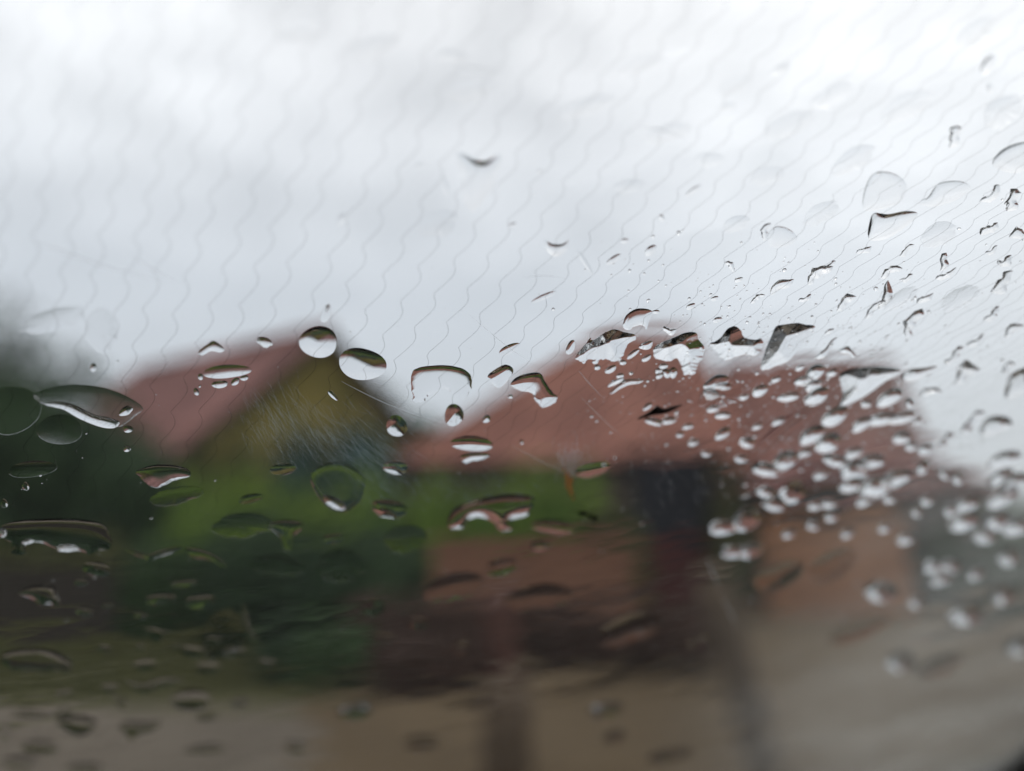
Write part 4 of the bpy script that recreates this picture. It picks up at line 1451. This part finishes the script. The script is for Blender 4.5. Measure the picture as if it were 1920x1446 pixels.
P([(1862, 310), (1875, 285), (1905, 270), (1935, 270), (1935, 310), (1900, 325)], 0.16, 'big clear drop cut by the right edge high in the sky', G_STREAK, N=56)
P([(1885, 745), (1888, 715), (1905, 696), (1935, 690), (1935, 725), (1905, 745)], 0.34, 'dark-topped drop cut by the right edge level with the lower roof', G_STREAK, N=60)
P([(1838, 812), (1845, 790), (1865, 780), (1890, 783), (1898, 797), (1880, 808), (1858, 818)], 0.36, 'dark green and brown topped drop beyond the lower roof', G_STREAK, N=60)
P([(1850, 870), (1870, 852), (1900, 845), (1915, 855), (1895, 872), (1868, 880)], 0.34, 'blurred grey-topped drop under the dark green and brown one', G_STREAK, N=56)


def fine_spray():
    """Specks of drizzle too small and too many to count: one object."""
    V, F = [], []
    n = 7
    cnt = 0
    while cnt < 1200:
        if rng.random() < 0.8:
            x = rng.triangular(1080, 1920, 1500); y = rng.triangular(420, 1000, 720)
            if y > 1000 + 0 * x: continue
        else:
            x = rng.uniform(0, 1920); y = rng.uniform(300, 1250)
        rx = 0.8 + rng.expovariate(1 / 0.9)
        rx = min(rx, 4.5) * (1.0 if x > 1000 else 0.7)
        ry = rx * rng.uniform(.45, 1.0)
        a = R(rng.gauss(28, 16)) if x > 1100 else R(rng.gauss(5, 20))
        E = []
        for k in range(n):
            t = 2 * math.pi * k / n
            ex, ey = rx * math.cos(t), ry * math.sin(t)
            E.append((x + ex * math.cos(a) - ey * math.sin(a), y - (ex * math.sin(a) + ey * math.cos(a))))
        uv = px_to_uv(E)[::-1]
        c = uv.mean(0)
        q = uv - c
        inr = np.linalg.norm(q, axis=1).min()
        H = inr * rng.uniform(.3, .55)
        b = len(V)
        V.append((c[0], c[1], H))
        for r, hz in ((.6, .68), (1, .02)):
            for k in range(n):
                V.append((c[0] + q[k][0] * r, c[1] + q[k][1] * r, H * hz))
        for k in range(n):
            V.append((c[0] + q[k][0], c[1] + q[k][1], 0.0))
        for k in range(n):
            k2 = (k + 1) % n
            F += [(b, b + 1 + k, b + 1 + k2), (b + 1 + k, b + 1 + n + k, b + 1 + n + k2, b + 1 + k2)]
            F.append((b + 1 + n + k, b + 1 + 2 * n + k, b + 1 + 2 * n + k2, b + 1 + n + k2))
        F.append(tuple(b + 1 + 2 * n + k for k in reversed(range(n))))
        cnt += 1
    o = mesh_obj('drizzle', [tuple(map(float, v)) for v in V], F, M['water'])
    o.data.polygons.foreach_set('use_smooth', [len(p.vertices) <= 4 for p in o.data.polygons])
    set_pane_frame(o, 0, 0, TH + 0.00004)
    tag(o, 'fine drizzle specks scattered between the larger drops', 'drizzle', kind='stuff')


fine_spray()


# --- films of water that have not gathered into drops
def film_place(x, y):
    if y < 700: return 'in the sky over the left trees' if x < 400 else 'over the tallest roof'
    if x < 700: return 'over the left half of the hedge and shrubs' if y < 1100 else 'over the verge left of the dark shrub'
    if x < 1150: return 'over the rose-brown wall and hedge'
    return 'over the terracotta wall and wet ground at right'


FILM = [(455, 985, 60, 22, 5), (520, 1060, 50, 20, -8), (640, 1060, 46, 30, 10), (760, 1010, 40, 26, 0), (850, 1100, 60, 24, 12), (1010, 1120, 70, 22, 8), (1180, 1180, 60, 26, 20),
        (420, 1190, 50, 40, 60), (1110, 880, 34, 14, 10), (1460, 1080, 50, 22, 20), (1560, 1060, 50, 24, 25),
        (330, 930, 50, 16, 10), (100, 600, 60, 22, 15), (190, 620, 30, 40, 0), (1480, 800, 70, 18, 38), (1350, 740, 44, 24, 20), (1610, 1180, 60, 20, 22), (1760, 1250, 50, 18, 20)]
for (a, b, c, d, e) in FILM:
    o = oval_drop(a, b, c, d, e, rng.uniform(0.03, 0.06), None, rag=rng.uniform(.8, 2), name='water_film', n=56, rings=12)
    tag(o, 'thin edgeless film of water ' + film_place(a, b), 'water film', 'films of water on the windscreen')
CLEAR = [(1380, 160, 34, 14, 25), (1480, 235, 50, 20, 25), (1560, 180, 40, 18, 30), (1600, 300, 44, 20, 30), (1700, 200, 50, 24, 25), (1440, 330, 30, 18, 10), (1250, 250, 46, 16, 15),
         (1330, 300, 26, 14, 0), (1180, 350, 30, 12, 10), (1880, 210, 40, 26, 30), (1830, 60, 44, 20, 30), (1540, 400, 34, 18, 30), (1380, 420, 26, 14, 20), (1100, 200, 50, 16, 20),
         (880, 170, 50, 18, 10), (700, 90, 50, 20, 20), (560, 60, 40, 16, 10), (820, 420, 40, 22, 20), (1200, 120, 50, 16, 20), (1760, 440, 34, 22, 30), (1800, 560, 40, 18, 32), (1690, 560, 34, 14, 32)]
for (a, b, c, d, e) in CLEAR:
    o = oval_drop(a, b, c, d, e, rng.uniform(0.06, 0.12), None, rag=rng.uniform(1, 2.4), name='water_film', n=56, rings=12)
    tag(o, 'barely visible clear patch of water, ' + ('in the top right of the sky' if a > 1500 and b < 300 else 'in the right-hand sky' if a > 1500 else 'in the upper middle of the sky' if a > 1000 else 'in the upper left half of the sky'), 'water film', 'clear patches of water against the sky')


# --- scratches, wiper smear and specks of dirt on the inner face of the glass
def mat_scratch(name, col, a):
    m = bpy.data.materials.new(name)
    m.use_nodes = True
    nt = m.node_tree
    nt.nodes.clear()
    N, L = nt.nodes.new, nt.links.new
    out = N('ShaderNodeOutputMaterial')
    t = N('ShaderNodeBsdfTranslucent'); t.inputs['Color'].default_value = (*col, 1)
    c = N('ShaderNodeBsdfTransparent')
    mx = N('ShaderNodeMixShader'); mx.inputs[0].default_value = a
    L(c.outputs[0], mx.inputs[1]); L(t.outputs[0], mx.inputs[2]); L(mx.outputs[0], out.inputs['Surface'])
    return m


M['scratch'] = mat_scratch('scratched_glass', (0.75, 0.78, 0.8), 0.35)
M['smear'] = mat_scratch('greasy_smear', (0.52, 0.68, 0.76), 0.12)
M['scuff'] = mat_scratch('scuffed_glass', (0.62, 0.66, 0.7), 0.22)
M['dirt'] = mat_scratch('rusty_dirt_speck', (0.30, 0.10, 0.025), 0.6)
M['dark_speck'] = mat_surface('insect_and_drop_black', (0.012, 0.010, 0.008), (0.03, 0.022, 0.016), 40, 0.9)  # black for the insect and for one drop's painted dark refraction


def strips(name, lines, mat, depth=-0.00004):
    """Hair-thin strips lying on the inner face, each given by (x, y, width in px) points."""
    V, F = [], []
    for ln in lines:
        pts = [(x, y) for x, y, w in ln]
        uv = px_to_uv(pts, 0.0)
        for i in range(len(ln)):
            t = uv[min(i + 1, len(uv) - 1)] - uv[max(i - 1, 0)]
            t = t / (np.linalg.norm(t) + 1e-12)
            nn = np.array([-t[1], t[0]]) * ln[i][2] * 0.00005
            V += [(uv[i][0] - nn[0], uv[i][1] - nn[1], depth), (uv[i][0] + nn[0], uv[i][1] + nn[1], depth)]
            if i:
                b = len(V) - 4
                F.append((b, b + 1, b + 3, b + 2))
    o = mesh_obj(name, [tuple(map(float, v)) for v in V], F, mat)
    set_pane_frame(o)
    parent_keep(o, pane)
    return o


def bend(p, q, k, w, n=10, sag_=0):
    out = []
    for i in range(n + 1):
        t = i / n
        x = p[0] + (q[0] - p[0]) * t; y = p[1] + (q[1] - p[1]) * t
        s = math.sin(math.pi * t) * k
        out.append((x + s * 0.3, y + s, w * (0.25 + math.sin(math.pi * min(1, t * 1.1 + .05)))))
    return out


for (p, q, k, w) in [((60, 450), (310, 528), 6, 2.2), ((245, 478), (345, 535), 3, 1.6), ((640, 715), (835, 796), 8, 2.2), ((1085, 695), (1135, 750), 3, 1.6),
                     ((985, 520), (1060, 522), -4, 1.6), ((880, 590), (1010, 690), 6, 1.2), ((1325, 1045), (1350, 1105), 4, 3.0), ((1355, 1120), (1385, 1180), 3, 2.4),
                     ((850, 118), (960, 135), 4, 2.0), ((1200, 240), (1285, 262), -8, 2.0), ((960, 835), (1080, 895), 3, 1.2), ((1090, 745), (1180, 830), 4, 1.1)]:
    strips('scratch', [bend(p, q, k, w)], M['scratch'])

hairs = []
for i in range(800):
    # fan of wiping marks by the ochre wall
    t = rng.random()
    x0 = 480 + 270 * t + rng.gauss(0, 24); y0 = 770 + 95 * t + rng.gauss(0, 32)
    L_ = rng.uniform(12, 60); a = R(rng.gauss(62 - 30 * t, 12))
    hairs.append(bend((x0, y0), (x0 + L_ * math.cos(a), y0 + L_ * math.sin(a)), rng.uniform(-5, 5), rng.uniform(.4, 1.2), 5))
for i in range(260):
    x0 = rng.uniform(640, 1010); y0 = rng.gauss(905, 22)
    L_ = rng.uniform(10, 45); a = R(rng.gauss(48, 10))
    hairs.append(bend((x0, y0), (x0 + L_ * math.cos(a), y0 + L_ * math.sin(a)), 0, rng.uniform(.3, .9), 4))
tag(strips('smear', hairs, M['smear']), 'pale greasy wiping marks over the hedge and ochre wall', kind='stuff')
hairs = []
for i in range(170):
    x0 = rng.gauss(1070, 16); y0 = rng.gauss(855, 18)
    L_ = rng.uniform(5, 26); a = R(rng.gauss(88, 12))
    hairs.append(bend((x0, y0), (x0 + L_ * math.cos(a), y0 + L_ * math.sin(a)), 0, rng.uniform(.5, 1.5), 3))
for i in range(40):
    x0 = rng.uniform(1180, 1330); y0 = rng.gauss(900, 40)
    L_ = rng.uniform(8, 34); a = R(rng.gauss(70, 14))
    hairs.append(bend((x0, y0), (x0 + L_ * math.cos(a), y0 + L_ * math.sin(a)), 0, rng.uniform(.4, 1.3), 3))
tag(strips('scuff', hairs, M['scuff'], -0.00007), 'whitish vertical scuff marks at the right end of the eave', kind='stuff')


def speck(cx, cy, rx, ry, mat, name='dirt_speck'):
    n = 11
    E = [(cx + rx * math.cos(2 * math.pi * k / n) * rng.uniform(.6, 1.15), cy + ry * math.sin(2 * math.pi * k / n) * rng.uniform(.6, 1.15)) for k in range(n)]
    uv = px_to_uv(E, 0.0)
    c = uv.mean(0)
    V = [(c[0], c[1], -0.0003)] + [(u, v, -0.00005) for u, v in uv]
    F = [(0, 1 + (k + 1) % n, 1 + k) for k in range(n)]
    o = mesh_obj(name, [tuple(map(float, v)) for v in V], F, mat)
    set_pane_frame(o)
    parent_keep(o, pane)


for (a, b, c, d) in [(1064, 892, 7, 9), (1066, 908, 8, 11), (1070, 922, 6, 7), (1076, 934, 4, 4), (1058, 880, 7, 4), (1072, 900, 4, 6)]:
    speck(a, b, c, d, M['dirt'])


def blotch():
    """Solid black scrap in place of a dark-refracting drop on the outer face."""
    E = catmull([(1196, 787), (1210, 778), (1222, 771), (1229, 764), (1236, 763), (1242, 767), (1250, 767), (1264, 763), (1279, 760), (1266, 768), (1253, 774), (1240, 777), (1225, 779), (1212, 783)], 4)
    uv = px_to_uv([tuple(p) for p in E])
    c = uv.mean(0)
    n = len(uv)
    V = [(u - c[0], v - c[1], 0.00004) for u, v in uv] + [(u - c[0], v - c[1], 0.00022 + 0.0001 * math.sin(k)) for k, (u, v) in enumerate(uv)]
    F = [tuple(range(n)), tuple(range(2 * n - 1, n - 1, -1))] + [(k, n + k, n + (k + 1) % n, (k + 1) % n) for k in range(n)]
    o = mesh_obj('painted_dark_drop', [tuple(map(float, v)) for v in V], F, M['dark_speck'])
    set_pane_frame(o, c[0], c[1], TH)
    tag(o, 'black fish-shaped scrap standing in for a dark-refracting drop low on the tallest roof', 'blotch')


blotch()


def insect():
    """Small dark ant-like insect on the glass."""
    root = empty('insect')
    b = MB()
    def U(x, y): return to_pane(x, y, 0.0)
    def ell(cx, cy, rx, ry, ang):
        a = R(ang)
        n, m = 10, 6
        base = len(b.v)
        c = U(cx, cy)
        s = 0.00014
        for j in range(m + 1):
            ph = math.pi * j / m
            for i in range(n):
                th = 2 * math.pi * i / n
                lx, ly = rx * math.cos(ph), ry * math.sin(ph) * math.cos(th)
                u = c[0] + (lx * math.cos(a) - ly * math.sin(a)) * s
                v = c[1] - (lx * math.sin(a) + ly * math.cos(a)) * s
                b.v.append(Vector((u, v, -0.0003 + ry * s * 0.8 * math.sin(ph) * math.sin(th))))
        for j in range(m):
            for i in range(n):
                i2 = (i + 1) % n
                b.f.append((base + j * n + i, base + j * n + i2, base + (j + 1) * n + i2, base + (j + 1) * n + i))
    ell(1092, 960, 9, 4.5, -15)
    ell(1104, 964, 5, 3.5, -10)
    ell(1114, 968, 6, 6, -30)
    o = b.build('body', M['dark_speck'], None, True)
    set_pane_frame(o); 
    l = MB()
    for (x0, y0, x1, y1, x2, y2) in [(1104, 962, 1112, 950, 1122, 952), (1104, 966, 1100, 978, 1092, 988), (1108, 966, 1112, 980, 1108, 992), (1100, 960, 1096, 950, 1086, 944), (1094, 958, 1082, 954, 1072, 958), (1112, 972, 1120, 980, 1130, 980)]:
        pts = [U(x0, y0), U(x1, y1), U(x2, y2)]
        l.tube([(pts[0][0], pts[0][1], -0.0003), (pts[1][0], pts[1][1], -0.0006), (pts[2][0], pts[2][1], -0.00008)], 0.00006, 4)
        g = l.build('leg', M['dark_speck']); set_pane_frame(g)
        c = U(1104, 964)
        l = MB()
        legs.append(g)
    c = U(1104, 964)
    root.matrix_world = Matrix.Translation(P_C + U_A * c[0] + V_A * c[1]) @ ROT.to_4x4()
    for ch in legs + [o]:
        mw = ch.matrix_world.copy()
        ch.parent = root
        ch.matrix_basis = root.matrix_world.inverted() @ mw
    tag(root, 'small dark ant-like insect clinging to the glass at the right end of the hedge', 'insect')


legs = []
insect()
